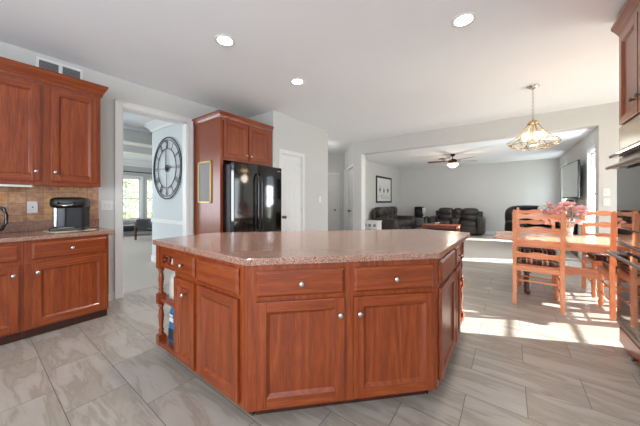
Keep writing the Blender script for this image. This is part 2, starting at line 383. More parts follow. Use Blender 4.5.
struct('baseboard_pantry', MB().box(-3.234, -3.22, 3.915, 4.735, 0, .10).box(-3.234, -3.22, 3.07, 3.18, 0, .10), 'white_trim', .003)
struct('baseboard_family', MB().box(-3.88, 1.33, 11.285, 11.3, 0.003, .11).box(-3.88, -3.865, 6.76, 11.285, 0.003, .11), 'white_trim', .003)
struct('baseboard_header', MB().box(1.175, 2.6, 5.936, 5.95, 0, .10), 'white_trim', .003)
# casings
def casing_x(name, X, sgn, y0, y1, zt, w=.075, wt=.12, th=.018):
    mb = MB(); a, b = (X, X+sgn*th); x0, x1 = min(a, b), max(a, b)
    mb.box(x0, x1, y0-w, y0, 0, zt+w).box(x0, x1, y1, y1+w, 0, zt+w).box(x0, x1, y0, y1, zt, zt+w)
    q0, q1 = min(X+sgn*th, X+sgn*(th+.008)), max(X+sgn*th, X+sgn*(th+.008))
    mb.box(q0, q1, y0-w, y0-w+.018, 0, zt+w).box(q0, q1, y1+w-.018, y1+w, 0, zt+w).box(q0, q1, y0-w, y1+w, zt+w-.018, zt+w)
    r0, r1 = (X-wt, X) if sgn > 0 else (X, X+wt)
    mb.box(r0, r1, y0, y0+.014, 0, zt).box(r0, r1, y1-.014, y1, 0, zt).box(r0, r1, y0, y1, zt-.014, zt)
    return struct(name, mb, 'white_trim', .003)
casing_x('trim_left_opening', XL, 1, 1.155, 1.975, 2.40, w=.078)
casing_x('trim_pantry_door', -3.234, 1, 3.262, 3.828, 2.06, w=.07)
struct('trim_left_jamb', MB().box(-3.05, -3.036, 5.955, 6.165, 0, 2.42), 'white_trim')
# six panel doors: local x width, y front -, z up
def six_panel(name, T, w, h, knobx, hinges=True, parent=None):
    mb = MB(T); mb.box(0, w, 0, .035, 0, h)
    sw, g = .09*w/.6, .09*w/.6
    pw = (w-2*sw-g)/2
    rows = [(.2, .36*h), (.36*h+.12, .78*h), (.78*h+.1, h-.1)]
    for x0 in (sw, sw+pw+g):
        for z0, z1 in rows:
            # sunk border + raised field
            a = [(x0, z0), (x0+pw, z0), (x0+pw, z1), (x0, z1)]; b = .018; c = .04
            def rect(i, y): return [(x0+i, y, z0+i), (x0+pw-i, y, z0+i), (x0+pw-i, y, z1-i), (x0+i, y, z1-i)]
            v = rect(0, -.001)+rect(.008, .008)+rect(.022, .008)+rect(.036, -.004)
            f = []
            mb.add(rect(0, -.0045)+rect(.012, -.0045)+rect(.02, -.0005)+rect(.045, -.0005)+rect(.055, -.006), [(i*4+j, i*4+(j+1) % 4, (i+1)*4+(j+1) % 4, (i+1)*4+j) for i in range(4) for j in range(4)]+[(16, 17, 18, 19)])
    d = mb.build(name, 'white_trim', parent, .002)
    d['kind'] = 'structure'
    kb = MB(T); kb.lathe([(.026, 0), (.026, -.006), (.012, -.008), (.012, -.04), (.026, -.048), (.03, -.062), (.02, -.074), (.004, -.076)], (knobx, 0, .92), 16, axis='Y')
    k = kb.build('door_knob', 'pewter', d)
    if hinges:
        hb = MB(T)
        hx = w-.004 if knobx < w/2 else .004
        for z in (.2, 1.0, 1.85): hb.cyl((hx, -.008, z), .007, .09, 8)
        hb.build('hinge', 'pewter', d)
    return d
def frame_z(origin, deg): return Matrix.Translation(origin) @ Matrix.Rotation(math.radians(deg), 4, 'Z')
six_panel('door_1', frame_z((-3.25, 3.266, .008), 90), .558, 2.045, .06)
six_panel('door_2', HB @ Matrix.Translation((.224, -.03, .008)) @ Matrix.Rotation(PI, 4, 'Z') @ Matrix.Translation((-.772, 0, 0)), .772, 2.055, .70, False)
six_panel('door_3', DIA @ Matrix.Translation((.104+.72+.62, -.04, .008)) @ Matrix.Rotation(PI, 4, 'Z'), .70, 2.12, .64, False)
six_panel('door_4', DIA @ Matrix.Translation((.104+.64, -.04, .008)) @ Matrix.Rotation(PI, 4, 'Z'), .635, 2.12, .06, False)
def casing_l(name, T, x0, x1, zt, side, w=.065):
    mb = MB(T); y0, y1 = (0, .016) if side > 0 else (-.016, 0)
    mb.box(x0-w, x0, y0, y1, 0, zt+w).box(x1, x1+w, y0, y1, 0, zt+w).box(x0, x1, y0, y1, zt, zt+w)
    struct(name, mb, 'white_trim', .003)
casing_l('trim_diagonal_door', DIA, .10, DL-.08, 2.14, 1, .06)
casing_l('trim_hall_door', HB, .22, 1.0, 2.07, 1, .06)

# windows -------------------------------------------------------------
def window_x(name, X0, X1, y0, y1, z0, z1, nv, nh, side, fr=.045, blinds=False, casing=True, sill=True):
    # side: direction of the room interior (+1 means interior at larger x)
    xm = (X0+X1)/2; mb = MB()
    mb.box(X0, X1, y0, y0+.02, z0, z1).box(X0, X1, y1-.02, y1, z0, z1).box(X0, X1, y0, y1, z1-.02, z1).box(X0, X1, y0, y1, z0, z0+.02)
    for (a, b, c, d) in ((y0+.02, y1-.02, z0+.02, z0+.02+fr), (y0+.02, y1-.02, z1-.02-fr, z1-.02), (y0+.02, y0+.02+fr, z0, z1), (y1-.02-fr, y1-.02, z0, z1)):
        mb.box(xm-.02, xm+.02, a, b, c, d)
    for i in range(1, nv): y = y0+(y1-y0)*i/nv; mb.box(xm-.01, xm+.01, y-.01, y+.01, z0, z1)
    for i in range(1, nh): z = z0+(z1-z0)*i/nh; h = .02 if (i*2 == nh) else .01; mb.box(xm-.012, xm+.012, y0, y1, z-h, z+h)
    X = X1 if side > 0 else X0
    if casing:
        a, b = (X, X+.016) if side > 0 else (X-.016, X); w = .07
        mb.box(a, b, y0-w, y0, z0-.02, z1+w).box(a, b, y1, y1+w, z0-.02, z1+w).box(a, b, y0, y1, z1, z1+w)
        if sill: mb.box(min(X, X+side*.05), max(X, X+side*.05), y0-w-.02, y1+w+.02, z0-.035, z0).box(a, b, y0-w, y1+w, z0-.11, z0-.035)
    w = struct(name, mb, 'white_trim', .002)
    g = MB().box(xm-.003, xm+.003, y0+.06, y1-.06, z0+.06, z1-.06).build('window_pane', 'window_glass', w)
    if blinds:
        bb = MB(); z = z0+.04
        while z < z1-.06:
            xb = X - side*.035
            bb.add([(xb-.012, y0+.025, z+.01), (xb+.012, y0+.025, z-.004), (xb+.012, y1-.025, z-.004), (xb-.012, y1-.025, z+.01)], [(0, 1, 2, 3)]); z += .028
        bb.box(X-side*.055, X-side*.02, y0+.02, y1-.02, z1-.06, z1-.02) if side > 0 else bb.box(X+.02, X+.055, y0+.02, y1-.02, z1-.06, z1-.02)
        bb.build('window_blind', 'white_plastic', w)
    return w
window_x('window_1', 1.33, 1.45, 6.86, 7.56, .5, 2.22, 1, 2, -1)
window_x('window_2', 1.33, 1.45, 9.95, 10.75, .5, 2.22, 1, 2, -1)
window_x('window_3', -11.62, -11.5, 1.6, 2.75, .5, 2.1, 2, 2, 1)
window_x('window_4', -11.62, -11.5, 3.0, 3.98, .5, 2.1, 2, 2, 1)
window_x('window_5', -11.62, -11.5, 4.14, 4.5, .5, 2.1, 1, 2, 1, casing=False)
# patio door
pd = MB(); 
for y0, y1 in ((3.5, 4.66), (4.6, 5.75)):
    x0 = 2.63 if y0 < 4 else 2.65
    pd.box(x0, x0+.035, y0, y0+.07, .02, 2.08).box(x0, x0+.035, y1-.07, y1, .02, 2.08).box(x0, x0+.035, y0, y1, .02, .16).box(x0, x0+.035, y0, y1, 1.98, 2.08)
    for k in range(1, 8): z = .05+k*.25; pd.box(x0+.008, x0+.026, y0+.07, y1-.07, z-.011, z+.011)
pd.box(2.6, 2.7, 3.5, 5.75, 0, .02)
w = struct('door_5', pd, 'white_trim')
MB().box(2.645, 2.649, 3.57, 4.59, .16, 1.98).box(2.665, 2.669, 4.67, 5.68, .16, 1.98).build('glass_pane', 'window_glass', w)
MB().box(2.60, 2.63, 3.52, 3.545, .95, 1.2).build('door_handle', 'stainless', w, .004)
# outside
struct('ground_outside', MB().box(-45, -11.62, -25, 30, -.5, -.4).box(2.7, 30, -10, 30, -.5, -.4), 'grass')
def tree(x, y, s, seed, label):
    random.seed(seed); t = thing('tree', label, 'tree', (x, y, -.42), 0, 'trees outside the front room window')
    tr = MB(); tr.tube([(0, 0, 0), (.05*s, 0, .8*s), (0, .05*s, 1.7*s)], [.09*s, .07*s, .04*s], 8); 
    for k in range(5):
        a = k*1.3; tr.tube([(0, 0, (.7+.2*k)*s), (math.cos(a)*.7*s, math.sin(a)*.7*s, (1.2+.25*k)*s)], [.03*s, .012*s], 6)
    tr.build('trunk', 'bark', t)
    lf = MB()
    for k in range(1500):
        a = random.uniform(0, 2*PI); z = random.uniform(.35, 3.0); r = (1-((z-1.5)/1.6)**2)**.5*1.05*s*random.uniform(.3, 1) if abs(z-1.5) < 1.6 else .1
        p = Vector((r*math.cos(a), r*math.sin(a), z*s)); u = Vector((random.gauss(0, 1), random.gauss(0, 1), random.gauss(0, 1))).normalized(); v = u.orthogonal().normalized(); q = .06*s
        lf.add([p-u*q, p+v*q*.6, p+u*q, p-v*q*.6], [(0, 1, 2, 3)])
    lf.build('foliage', 'leaf_outside', t)
tree(-15.8, 4.55, .95, 1, 'leafy tree with sparse yellow green leaves outside the front room window, nearest the glass')
tree(-19.5, 4.3, 1.35, 2, 'taller leafy tree behind the nearest one outside the front room window')
tree(-22.6, 8.6, 1.2, 3, 'leafy tree furthest right outside the front room window')

# ================================================================== CABINETRY (local: x width, front at y=0 facing -y, z up)
def panel_door(parent, x0, x1, z0, z1, knob=None, y=0, fw=.057, t=.02, name='door', kmat='chrome'):
    mb = MB()
    mb.box(x0, x0+fw, y-t, y, z0, z1).box(x1-fw, x1, y-t, y, z0, z1)
    mb.box(x0+fw, x1-fw, y-t, y, z0, z0+fw, 1).box(x0+fw, x1-fw, y-t, y, z1-fw, z1, 1)
    a0, a1, b0, b1 = x0+fw, x1-fw, z0+fw, z1-fw; i = .016; yp = y-t+.014
    def rc(i, yy): return [(a0+i, yy, b0+i), (a1-i, yy, b0+i), (a1-i, yy, b1-i), (a0+i, yy, b1-i)]
    mb.add(rc(0, y-t+.0005)+rc(i, yp), [(j, (j+1) % 4, 4+(j+1) % 4, 4+j) for j in range(4)]+[(4, 5, 6, 7)])
    d = mb.build(name, ['oak', 'oak_cross'], parent, .0025)
    if knob: knob_(d, knob[0], y-t, knob[1], kmat)
    return d
def knob_(d, x, y, z, m='chrome'):
    MB().lathe([(.007, 0), (.006, -.012), (.014, -.018), (.0165, -.024), (.014, -.03), (.004, -.033)], (x, y, z), 14, axis='Y').build('knob', m, d)
def drawer(parent, x0, x1, z0, z1, knob=True, y=0, t=.02):
    mb = MB(); c = .014
    def rc(i, yy): return [(x0+i, yy, z0+i), (x1-i, yy, z0+i), (x1-i, yy, z1-i), (x0+i, yy, z1-i)]
    v = rc(0, y)+rc(0, y-t*.5)+rc(c, y-t)
    mb.add(v, [(i*4+j, i*4+(j+1) % 4, (i+1)*4+(j+1) % 4, (i+1)*4+j) for i in range(2) for j in range(4)]+[(8, 9, 10, 11), (3, 2, 1, 0)])
    d = mb.build('drawer', 'oak_cross', parent, .001)
    if knob: knob_(d, (x0+x1)/2, y-t, (z0+z1)/2)
    return d
def crown(x0, x1, yb, z, left=True, right=True, h=.12, out=.06, name='crown_molding', parent=None):
    # molding swept round front and sides; front at y=0
    pr = [(0, 0), (.012, .0), (.016, .17*h), (out*.55, .42*h), (out*.85, .70*h), (out, .80*h), (out, h), (0, h)]
    mb = MB(); n = len(pr); path = []
    v = []; ex = lambda d: (x0-(d if left else 0), x1+(d if right else 0))
    for d, zz in pr: v.append((ex(d)[0], yb, z+zz))
    for d, zz in pr: v.append((ex(d)[0], -d, z+zz))
    for d, zz in pr: v.append((ex(d)[1], -d, z+zz))
    for d, zz in pr: v.append((ex(d)[1], yb, z+zz))
    f = [(k*n+i, k*n+(i+1) % n, (k+1)*n+(i+1) % n, (k+1)*n+i) for k in range(3) for i in range(n)]+[tuple(range(n)), tuple(range(3*n, 4*n))]
    mb.add(v, f, 0); return mb.build(name, 'oak_cross', parent, 0)

# ---- left run: base cabinets. local x = world +Y, front faces +X => rotate 90deg: local x->+Y, local -y -> +X
def LT(x, y, z, name, label, cat, group=None): return thing(name, label, cat, (x, y, z), PI/2, group)
def base_unit(t, w, doors, drawers, depth=.55, toe=.085, zt=.868, end=False):
    MB().box(0, w, 0, depth, toe, zt).build('cabinet_body', 'oak_side', t, .001)
    MB().box(.0, w, .05, depth, 0, toe).build('toe_kick', 'oak_shaded', t)
    for d in doors: panel_door(t, *d[:4], knob=d[4])
    for d in drawers: drawer(t, *d)
XB = -3.405     # face plane of left base cabinets
t = LT(XB, .318-.03, 0, 'base_cabinet', 'oak base cabinet with one drawer over a wide door under the coffee maker', 'cabinet', 'oak base cabinets along the left wall')
base_unit(t, .592, [(.048, .572, .105, .665, (.082, .585))], [(.048, .572, .70, .845)], .535)
t = LT(XB, -.48, 0, 'base_cabinet', 'oak base cabinet under the kettle, cut off by the left edge of the photo', 'cabinet', 'oak base cabinets along the left wall')
base_unit(t, .766, [(.20, .742, .105, .665, (.71, .585))], [(.20, .742, .70, .845)], .535)
ct = MB().box(-3.94, -3.372, -1.2, .925, .872, .91)
tag(ct.build('countertop', 'laminate', None, .006), 'speckled brown laminate worktop along the left wall under the coffee maker', 'countertop')
tag(MB().box(-3.942, -3.922, -1.2, .925, .9105, 1.012).build('backsplash_ledge', 'laminate', None, .003), 'low speckled laminate upstand where the left worktop meets the tiled wall', 'backsplash')
bs = MB().box(-3.9455, -3.936, -1.2, .922, 1.0125, 1.372).build('backsplash', 'backsplash_tile'); tag(bs, 'tan and brown square stone tiles on the wall below the left wall cabinets', 'backsplash')
# upper cabinets
XU = -3.64
t = LT(XU, .44, 0, 'wall_cabinet', 'oak wall cabinet with one tall door above the coffee maker', 'cabinet', 'oak wall cabinets along the left wall')
MB().box(0, .43, 0, .295, 1.372, 2.36).build('cabinet_body', 'oak_side', t, .001)
panel_door(t, .045, .398, 1.412, 2.325, (.073, 1.50))
t = LT(XU, -.30, 0, 'wall_cabinet', 'oak wall cabinet above the kettle, cut off by the left edge of the photo', 'cabinet', 'oak wall cabinets along the left wall')
MB().box(0, .739, 0, .295, 1.372, 2.36).build('cabinet_body', 'oak_side', t, .001)
panel_door(t, .25, .715, 1.412, 2.325, (.685, 1.50))
panel_door(t, -.0+.01, .235, 1.412, 2.325, None)
t = LT(XU, -.30, 0, 'crown_molding', 'oak crown moulding running along the top of the left wall cabinets', 'molding')
crown(0, 1.17, .295, 2.362, False, True, h=.12, out=.055, name='molding_strip', parent=t)
t = LT(XU, 0, 0, 'under_cabinet_light', 'slim white light strip under the left wall cabinet above the kettle', 'light')
MB().box(-.2, .37, .02, .07, 1.350, 1.371).build('strip_housing', 'white_plastic', t, .004)
# vent on wall
t = LT(XL+.0005, .42, 2.50, 'wall_vent', 'white two-part air vent on the wall above the left cabinets', 'vent')
v = MB(); v.box(0, .36, -.012, 0, 0, .02).box(0, .36, -.012, 0, .19, .215).box(0, .02, -.012, 0, .02, .19).box(.34, .36, -.012, 0, .02, .19).box(.165, .195, -.012, 0, .02, .19)
v.build('vent_frame', 'white_trim', t, .002)
v = MB()
for k in range(12): z = .03+k*.0135; v.box(.02, .34, -.009, -.004, z, z+.005)
v.build('louver', 'ink_grey', t); MB().box(.02, .34, -.003, 0, .02, .19).build('vent_backing', 'vent_dark', t)
# fridge enclosure
FX = -3.24
t = LT(FX, 2.078, 0, 'refrigerator_cabinet', 'tall oak cabinet surround with two small doors above the black refrigerator', 'cabinet')
MB().box(0, .022, 0, .70, 0, 2.39).build('side_panel', 'oak_side', t, .001)
MB().box(.022, .975, 0, .70, 1.80, 2.39).build('cabinet_body', 'oak_side', t, .001)
MB().box(.022, .045, 0, .02, 0, 1.8).build('face_stile', 'oak', t)
panel_door(t, .045, .462, 1.832, 2.36, (.43, 1.90)); panel_door(t, .482, .925, 1.832, 2.36, (.514, 1.90))
crown(0, .975, .70, 2.392, True, False, h=.075, out=.045, name='crown_molding', parent=t)
# framed print on the side panel  (plane Y=2.078, faces -Y)
t = thing('picture_frame', 'narrow gold-framed grey print hanging on the oak panel beside the refrigerator', 'picture', (-3.62, 2.0775, 1.2))
x0, x1, z0, z1 = -.18, .17, -.01, .60
MB().box(x0, x1, -.018, 0, z0, z0+.022).box(x0, x1, -.018, 0, z1-.022, z1).box(x0, x0+.022, -.018, 0, z0, z1).box(x1-.022, x1, -.018, 0, z0, z1).build('frame', 'gold_frame', t, .002)
MB().box(x0+.022, x1-.022, -.008, 0, z0+.022, z1-.022).build('print', 'paper_print', t)
# refrigerator
t = LT(-3.0, 2.13, 0, 'refrigerator', 'black side-by-side refrigerator with glossy doors and curved handles', 'refrigerator')
MB().box(0, .91, .075, .70, .02, 1.73).build('fridge_body', 'black_textured', t, .004)
MB().box(.02, .89, .06, .075, .0, .09).build('kick_grille', 'black_plastic', t)
def fdoor(x0, x1, hx, name):
    mb = MB(); n = 8; v = []
    poly = []
    for i in range(n+1):
        u = i/n; poly.append((x0+(x1-x0)*u, -.012*math.sin(PI*(((x0+(x1-x0)*u))/.91))))
    poly += [(x1, .07), (x0, .07)]
    mb.prism(poly, .1, 1.75); d = mb.build(name, 'black_gloss', t, .006)
    h = MB(); pts = []
    for k in range(17):
        u = k/16; z = .72+.90*u; b = math.sin(PI*u); pts.append((hx, -.02-.045*min(1, b*3.5), z))
    h.tube(pts, .013, 10, ry=.011); h.build('handle', 'black_gloss', d)
    return d
fdoor(.003, .402, .372, 'freezer_door'); d = fdoor(.408, .907, .438, 'fridge_door')
MB().box(.80, .87, -.014, -.006, 1.685, 1.697).build('badge', 'chrome', d)
# ================================================================== ISLAND
A = Vector((-1.14, .895)); B = Vector((-.352, 1.683)); A2 = Vector((-1.347, 1.395)); B2 = Vector((-.852, 1.890))
top = [(-2.30, .87), (-2.33, 1.41), (-.77, 2.97), (-.30, 2.90), (-.33, 1.67), (-1.13, .87)]
def rounded(poly, r=.02, k=4):
    out = []; n = len(poly)
    for i in range(n):
        p = Vector(poly[i]); a = (Vector(poly[i-1])-p).normalized(); b = (Vector(poly[(i+1) % n])-p).normalized()
        for j in range(k+1):
            u = j/k; out.append(tuple((p+a*r)*(1-u)**2+p*2*u*(1-u)+(p+b*r)*u*u))
    return out
tag(MB().prism(rounded(top), .872, .91).build('island_countertop', 'laminate', None, .005), 'large angled speckled laminate worktop covering the kitchen island', 'countertop')
def isl(name, label, origin, deg, poly_world, toe_poly, group='oak cabinets forming the kitchen island'):
    t = thing(name, label, 'cabinet', (origin[0], origin[1], 0), math.radians(deg), group)
    inv = Matrix.Rotation(-math.radians(deg), 4, 'Z') @ Matrix.Translation((-origin[0], -origin[1], 0))
    loc = lambda P: [tuple((inv @ Vector((p[0], p[1], 0)))[:2]) for p in P]
    MB().prism(loc(poly_world), .075, .871).build('cabinet_body', 'oak', t, .001)
    MB().prism(loc(toe_poly), 0, .075).build('toe_kick', 'oak_shaded', t)
    return t
e = .001
t = isl('island_cabinet', 'narrow island cabinet with small drawer beside the turned corner post, left side', (-1.964, .895), 0,
        [(-1.963, .895), (-1.653, .895), (-1.653, 1.394), (-1.963, 1.394)], [(-1.963, .955), (-1.653, .955), (-1.653, 1.394), (-1.963, 1.394)])
drawer(t, .02, .295, .712, .845); panel_door(t, .02, .295, .10, .675, (.215-.03, .583), fw=.05)
t = isl('island_cabinet', 'wide island cabinet with a knobless drawer over one door on the left side', (-1.652, .895), 0,
        [(-1.652, .895), (A.x-e, A.y), (A2.x-e, A2.y-e), (-1.652, 1.394)], [(-1.652, .955), (A.x-.03, .955), (A2.x-e, A2.y-e), (-1.652, 1.394)])
drawer(t, .022, .448, .70, .845, False); panel_door(t, .022, .448, .10, .675, None)
t = isl('island_cabinet', 'wide front island cabinet with two drawers over two doors, facing the camera', tuple(A), 45,
        [A, B, B2, A2], [A+Vector((-.025, .075)), B+Vector((-.075, .025)), B2, A2])
drawer(t, .045, .535, .697, .838); drawer(t, .592, 1.085, .697, .838)
panel_door(t, .045, .535, .095, .672, (.507, .582)); panel_door(t, .592, 1.085, .095, .672, (.62, .582))
t = isl('island_cabinet', 'island cabinet with drawer and door on the sunlit right side, nearest the camera', (-.352, 1.684), 90,
        [(B.x, B.y+e), (-.352, 2.259), (-.852, 2.259), (B2.x, B2.y+e)], [(B.x-.06, B.y+.03), (-.412, 2.259), (-.852, 2.259), (B2.x, B2.y+e)])
drawer(t, .05, .55, .70, .845, False); panel_door(t, .05, .55, .10, .675, None)
t = isl('island_cabinet', 'narrow island cabinet with knobbed drawer and door beside the far right post', (-.352, 2.26), 90,
        [(-.352, 2.26), (-.352, 2.509), (-.852, 2.509), (-.852, 2.26)], [(-.412, 2.26), (-.412, 2.509), (-.852, 2.509), (-.852, 2.26)])
drawer(t, .02, .235, .70, .845); panel_door(t, .02, .235, .10, .675, (.20, .56), fw=.045)
tag(MB().prism([(-1.962, 1.396), (A2.x, A2.y+.002), (B2.x-.002, B2.y), (-.853, 2.86), (-.80, 2.905), (-2.255, 1.45), (-2.0, 1.44)], .0, .871).build('island_back_panel', 'oak_side'), 'plain oak panel closing the back of the island, under the worktop', 'cabinet')
def spindle(mb, x, y):
    s = .024
    mb.box(x-s, x+s, y-s, y+s, .60, .871); mb.box(x-s, x+s, y-s, y+s, .36, .49); mb.box(x-s, x+s, y-s, y+s, .075, .16)
    for z0, z1 in ((.16, .36), (.49, .60)):
        h = z1-z0
        mb.lathe([(.022, z0), (.024, z0+.05*h), (.015, z0+.10*h), (.020, z0+.18*h), (.014, z0+.3*h), (.022, z0+.55*h), (.020, z0+.7*h), (.013, z0+.85*h), (.021, z0+.92*h), (.022, z1)], (x, y, 0), 14)
def spindle2(mb, x, y):
    s = .027
    mb.box(x-s, x+s, y-s, y+s, .68, .871); mb.box(x-s, x+s, y-s, y+s, .40, .48); mb.box(x-s, x+s, y-s, y+s, .075, .15)
    for z0, z1 in ((.15, .40), (.48, .68)):
        h = z1-z0
        mb.lathe([(.020, z0), (.023, z0+.04*h), (.012, z0+.09*h), (.021, z0+.15*h), (.013, z0+.22*h), (.016, z0+.35*h), (.021, z0+.6*h), (.017, z0+.78*h), (.012, z0+.86*h), (.022, z0+.92*h), (.020, z1)], (x, y, 0), 14)
def end_shelf(T, w, d, label):
    # local x from post side (0) to cabinet side (w); front y=0
    t = thing('island_end_shelf', label, 'shelf'); t.matrix_world = T
    t.location = T.translation; t.rotation_euler = T.to_euler()
    for (x, y) in ((.024, .024), (.024, d-.024)):
        m = MB(); spindle2(m, x, y); m.build('turned_post', 'oak', t, 0)
    MB().box(0, w, 0, d, .075, .11).build('bottom_shelf', 'oak_cross', t, .004)
    MB().box(0.01, w, .01, d-.01, .425, .45).build('middle_shelf', 'oak_cross', t, .004)
    # carved rail: pierced board with round boss
    m = MB(); m.box(.048, w, .008, .026, .80, .871).box(.048, w, .008, .026, .70, .735).box(.048, .085, .008, .026, .735, .80).box(w-.05, w, .008, .026, .735, .80)
    cx = (.085+w-.05)/2
    m.lathe([(.034, -.004), (.036, .0), (.036, .012), (.020, .018)], (cx, .010, .768), 18, axis='Y', caps=False)
    for k in range(6):
        a = k*PI/3; m.ball((cx+.032*math.cos(a), .006, .768+.032*math.sin(a)), .010, 8)
    m.build('carved_rail', 'oak_cross', t, .001)
    MB().box(.008, .026, .048, d-.048, .74, .871).build('side_rail', 'oak_side', t, .002)
    return t
end_shelf(Matrix.Translation((-2.275, .895, 0)), .310, .50, 'open oak end shelf with turned corner posts at the left end of the island')
# right end: local x: 0 at post side -> far Y. front faces +X. mirror by using rotation 90 & placing the post at far end
def end_shelf_right():
    t = thing('island_end_shelf', 'open oak end shelf with turned posts at the sunlit far right end of the island', 'shelf', (-.352, 2.51, 0), PI/2)
    w, d = .33, .45
    for (x, y) in ((w-.024, .024), (w-.024, d-.024)):
        m = MB(); spindle2(m, x, y); m.build('turned_post', 'oak', t, 0)
    MB().box(0, w, 0, d, .075, .11).build('bottom_shelf', 'oak_cross', t, .004)
    MB().box(0, w-.01, .01, d-.01, .425, .45).build('middle_shelf', 'oak_cross', t, .004)
    m = MB(); m.box(0, w-.048, .008, .026, .80, .871).box(0, w-.048, .008, .026, .70, .735).box(0, .07, .008, .026, .735, .80).box(w-.12, w-.048, .008, .026, .735, .80)
    m.lathe([(.034, -.004), (.036, .0), (.036, .012), (.020, .018)], (.14, .010, .768), 18, axis='Y', caps=False)
    m.build('carved_rail', 'oak_cross', t, .001)
end_shelf_right()
# goods on the left end shelf
def bag(name, label, cx, cy, z, w, d, h, mat, extra=None):
    t = thing(name, label, 'bag', (cx, cy, z)); mb = MB(); n = 16; lev = 9; v = []; f = []
    random.seed(int(abs(cx*1000))+int(z*100))
    for i in range(lev+1):
        u = i/lev; k = (1-.75*max(0, u-.72)/.28)
        for j in range(n):
            a = 2*PI*j/n; r = 1+random.uniform(-.05, .05)
            cxp = math.copysign(abs(math.cos(a))**.55, math.cos(a)); syp = math.copysign(abs(math.sin(a))**.55, math.sin(a))
            v.append((w/2*cxp*r, d/2*syp*r*(k if u > .6 else 1), h*u))
    for i in range(lev):
        for j in range(n): f.append((i*n+j, i*n+(j+1) % n, (i+1)*n+(j+1) % n, (i+1)*n+j))
    f.append(tuple(range(n))[::-1]); f.append(tuple(lev*n+j for j in range(n)))
    mb.add(v, f, 0, True); mb.build('bag_body', mat, t); return t
t = bag('food_bag', 'bright blue printed bag standing on the bottom shelf at the island left end', -2.115, 1.00, .111, .17, .12, .29, 'blue_bag')
MB().box(-.045, .045, -.066, -.062, .03, .11).build('dark_picture', 'dark_print', t); MB().box(-.03, .03, -.066, -.062, .17, .20).box(-.03, .02, -.066, -.062, .21, .225).build('white_lettering', 'white_plastic', t)
bag('food_bag', 'clear plastic bag of food on the middle shelf at the island left end', -2.12, 1.01, .451, .15, .14, .23, 'clear_bag')
t = bag('bread_bag', 'small tan bread bag on the middle shelf behind the clear bag', -2.10, 1.22, .451, .15, .14, .13, 'tan_food')
# ================================================================== WALL OVENS (front plane X=.745, facing -X)
OT = (.765, 3.235, 0)
t = thing('oven_cabinet', 'tall oak oven cabinet with crown moulding at the right edge of the photo', 'cabinet', OT, -PI/2)   # local x -> -Y, front -y -> -X
MB().box(0, .80, .0, .60, 1.835, 2.62).build('upper_box', 'oak_side', t, .001)
MB().box(0, .018, .0, .60, .10, 1.835).box(.782, .80, .0, .60, .10, 1.835).box(.018, .782, .0, .60, .10, .20).box(.018, .782, .58, .60, .2, 1.835).build('carcass', 'oak_side', t, .001)
MB().box(0, .80, .03, .60, 0, .10).build('toe_kick', 'oak_side', t)
crown(0, .80, .60, 2.59, True, False, h=.12, out=.052, name='crown_molding', parent=t)
panel_door(t, .015, .392, 1.85, 2.58, (.345, 1.965), kmat='pewter'); panel_door(t, .408, .785, 1.85, 2.58, (.455, 1.965), kmat='pewter')
d = drawer(t, .012, .788, .035, .185, False)
knob_(d, .40, -.02, .075, 'pewter')
t = thing('wall_oven', 'black glass double wall oven with microwave above, set in the oak oven cabinet', 'oven', (.762, 3.217, 0), -PI/2)
OW = .764
MB().box(.003, OW-.003, 0, .50, .205, 1.832).build('oven_body', 'black_plastic', t)
mw = MB().box(0, OW, -.02, -.0005, 1.60, 1.83).build('microwave_door', 'stainless', t, .012)
m = MB(); m.prism(rounded([(.06, 1.64), (OW-.2, 1.64), (OW-.2, 1.80), (.06, 1.80)], .03), 0, .004)
for i, p in enumerate(m.v): m.v[i] = Vector((p.x, -.0205-p.z, p.y))
m.build('microwave_window', 'microwave_glass', mw)
MB().prism([(-.01, -.075), (OW+.01, -.075), (OW+.01, -.02), (-.01, -.02)], 1.578, 1.606).build('microwave_handle', 'black_gloss', mw, .008)
MB().box(0, OW, -.018, -.0005, 1.535, 1.575).build('vent_strip', 'stainless', t, .003)
def oven_door(name, z0, z1, hz):
    d = MB().box(0, OW, -.03, -.0005, z0, z1).build(name, 'oven_glass', t, .004)
    h = MB(); h.tube([(.005, -.085, hz), (.02, -.09, hz), (OW-.02, -.09, hz), (OW-.005, -.085, hz)], .013, 12)
    h.box(.03, .055, -.08, -.03, hz-.01, hz+.01).box(OW-.055, OW-.03, -.08, -.03, hz-.01, hz+.01)
    h.build('handle', 'stainless', d, 0)
oven_door('upper_oven_door', 1.0, 1.53, 1.495)
MB().box(0, OW, -.026, -.0005, .885, .995).build('control_panel', 'black_gloss', t, .003)
MB().box(0, OW, -.032, -.0005, .868, .882).build('trim_strip', 'stainless', t, .002)
oven_door('lower_oven_door', .245, .865, .79)
MB().box(0, OW, -.034, -.0005, .207, .242).build('lower_trim', 'stainless', t, .003)
# ================================================================== SWITCHES / OUTLETS
def plate(name, label, T, gang, kind, group=None):
    w = .075+.046*(gang-1); t = thing(name, label, 'switch' if kind != 'outlet' else 'outlet', T[0], T[1], group)
    MB().box(-w/2, w/2, -.007, 0, -.06, .06).build('cover_plate', 'white_plastic', t, .003)
    for k in range(gang):
        x = (k-(gang-1)/2)*.046
        if kind == 'toggle': MB().box(x-.005, x+.005, -.018, -.007, -.010, .014).build('toggle', 'white_plastic', t, .001)
        elif kind == 'outlet':
            m = MB()
            for z in (-.02, .02): m.box(x-.015, x+.015, -.009, -.007, z-.013, z+.013)
            m.build('socket', 'white_plastic', t, .002)
            for z in (-.02, .02):
                for q in (-.008, .005): MB().box(x+q, x+q+.003, -.0095, -.0088, z-.004, z+.006).build('slot', 'ink', t)
        else: MB().cyl((x, -.011, 0), .006, .004, 10, axis='Y').build('jack', 'ink', t)
    return t
plate('wall_plate', 'white jack plate on the tan backsplash between kettle and coffee maker', ((-3.9355, .395, 1.155), PI/2), 1, 'jack')
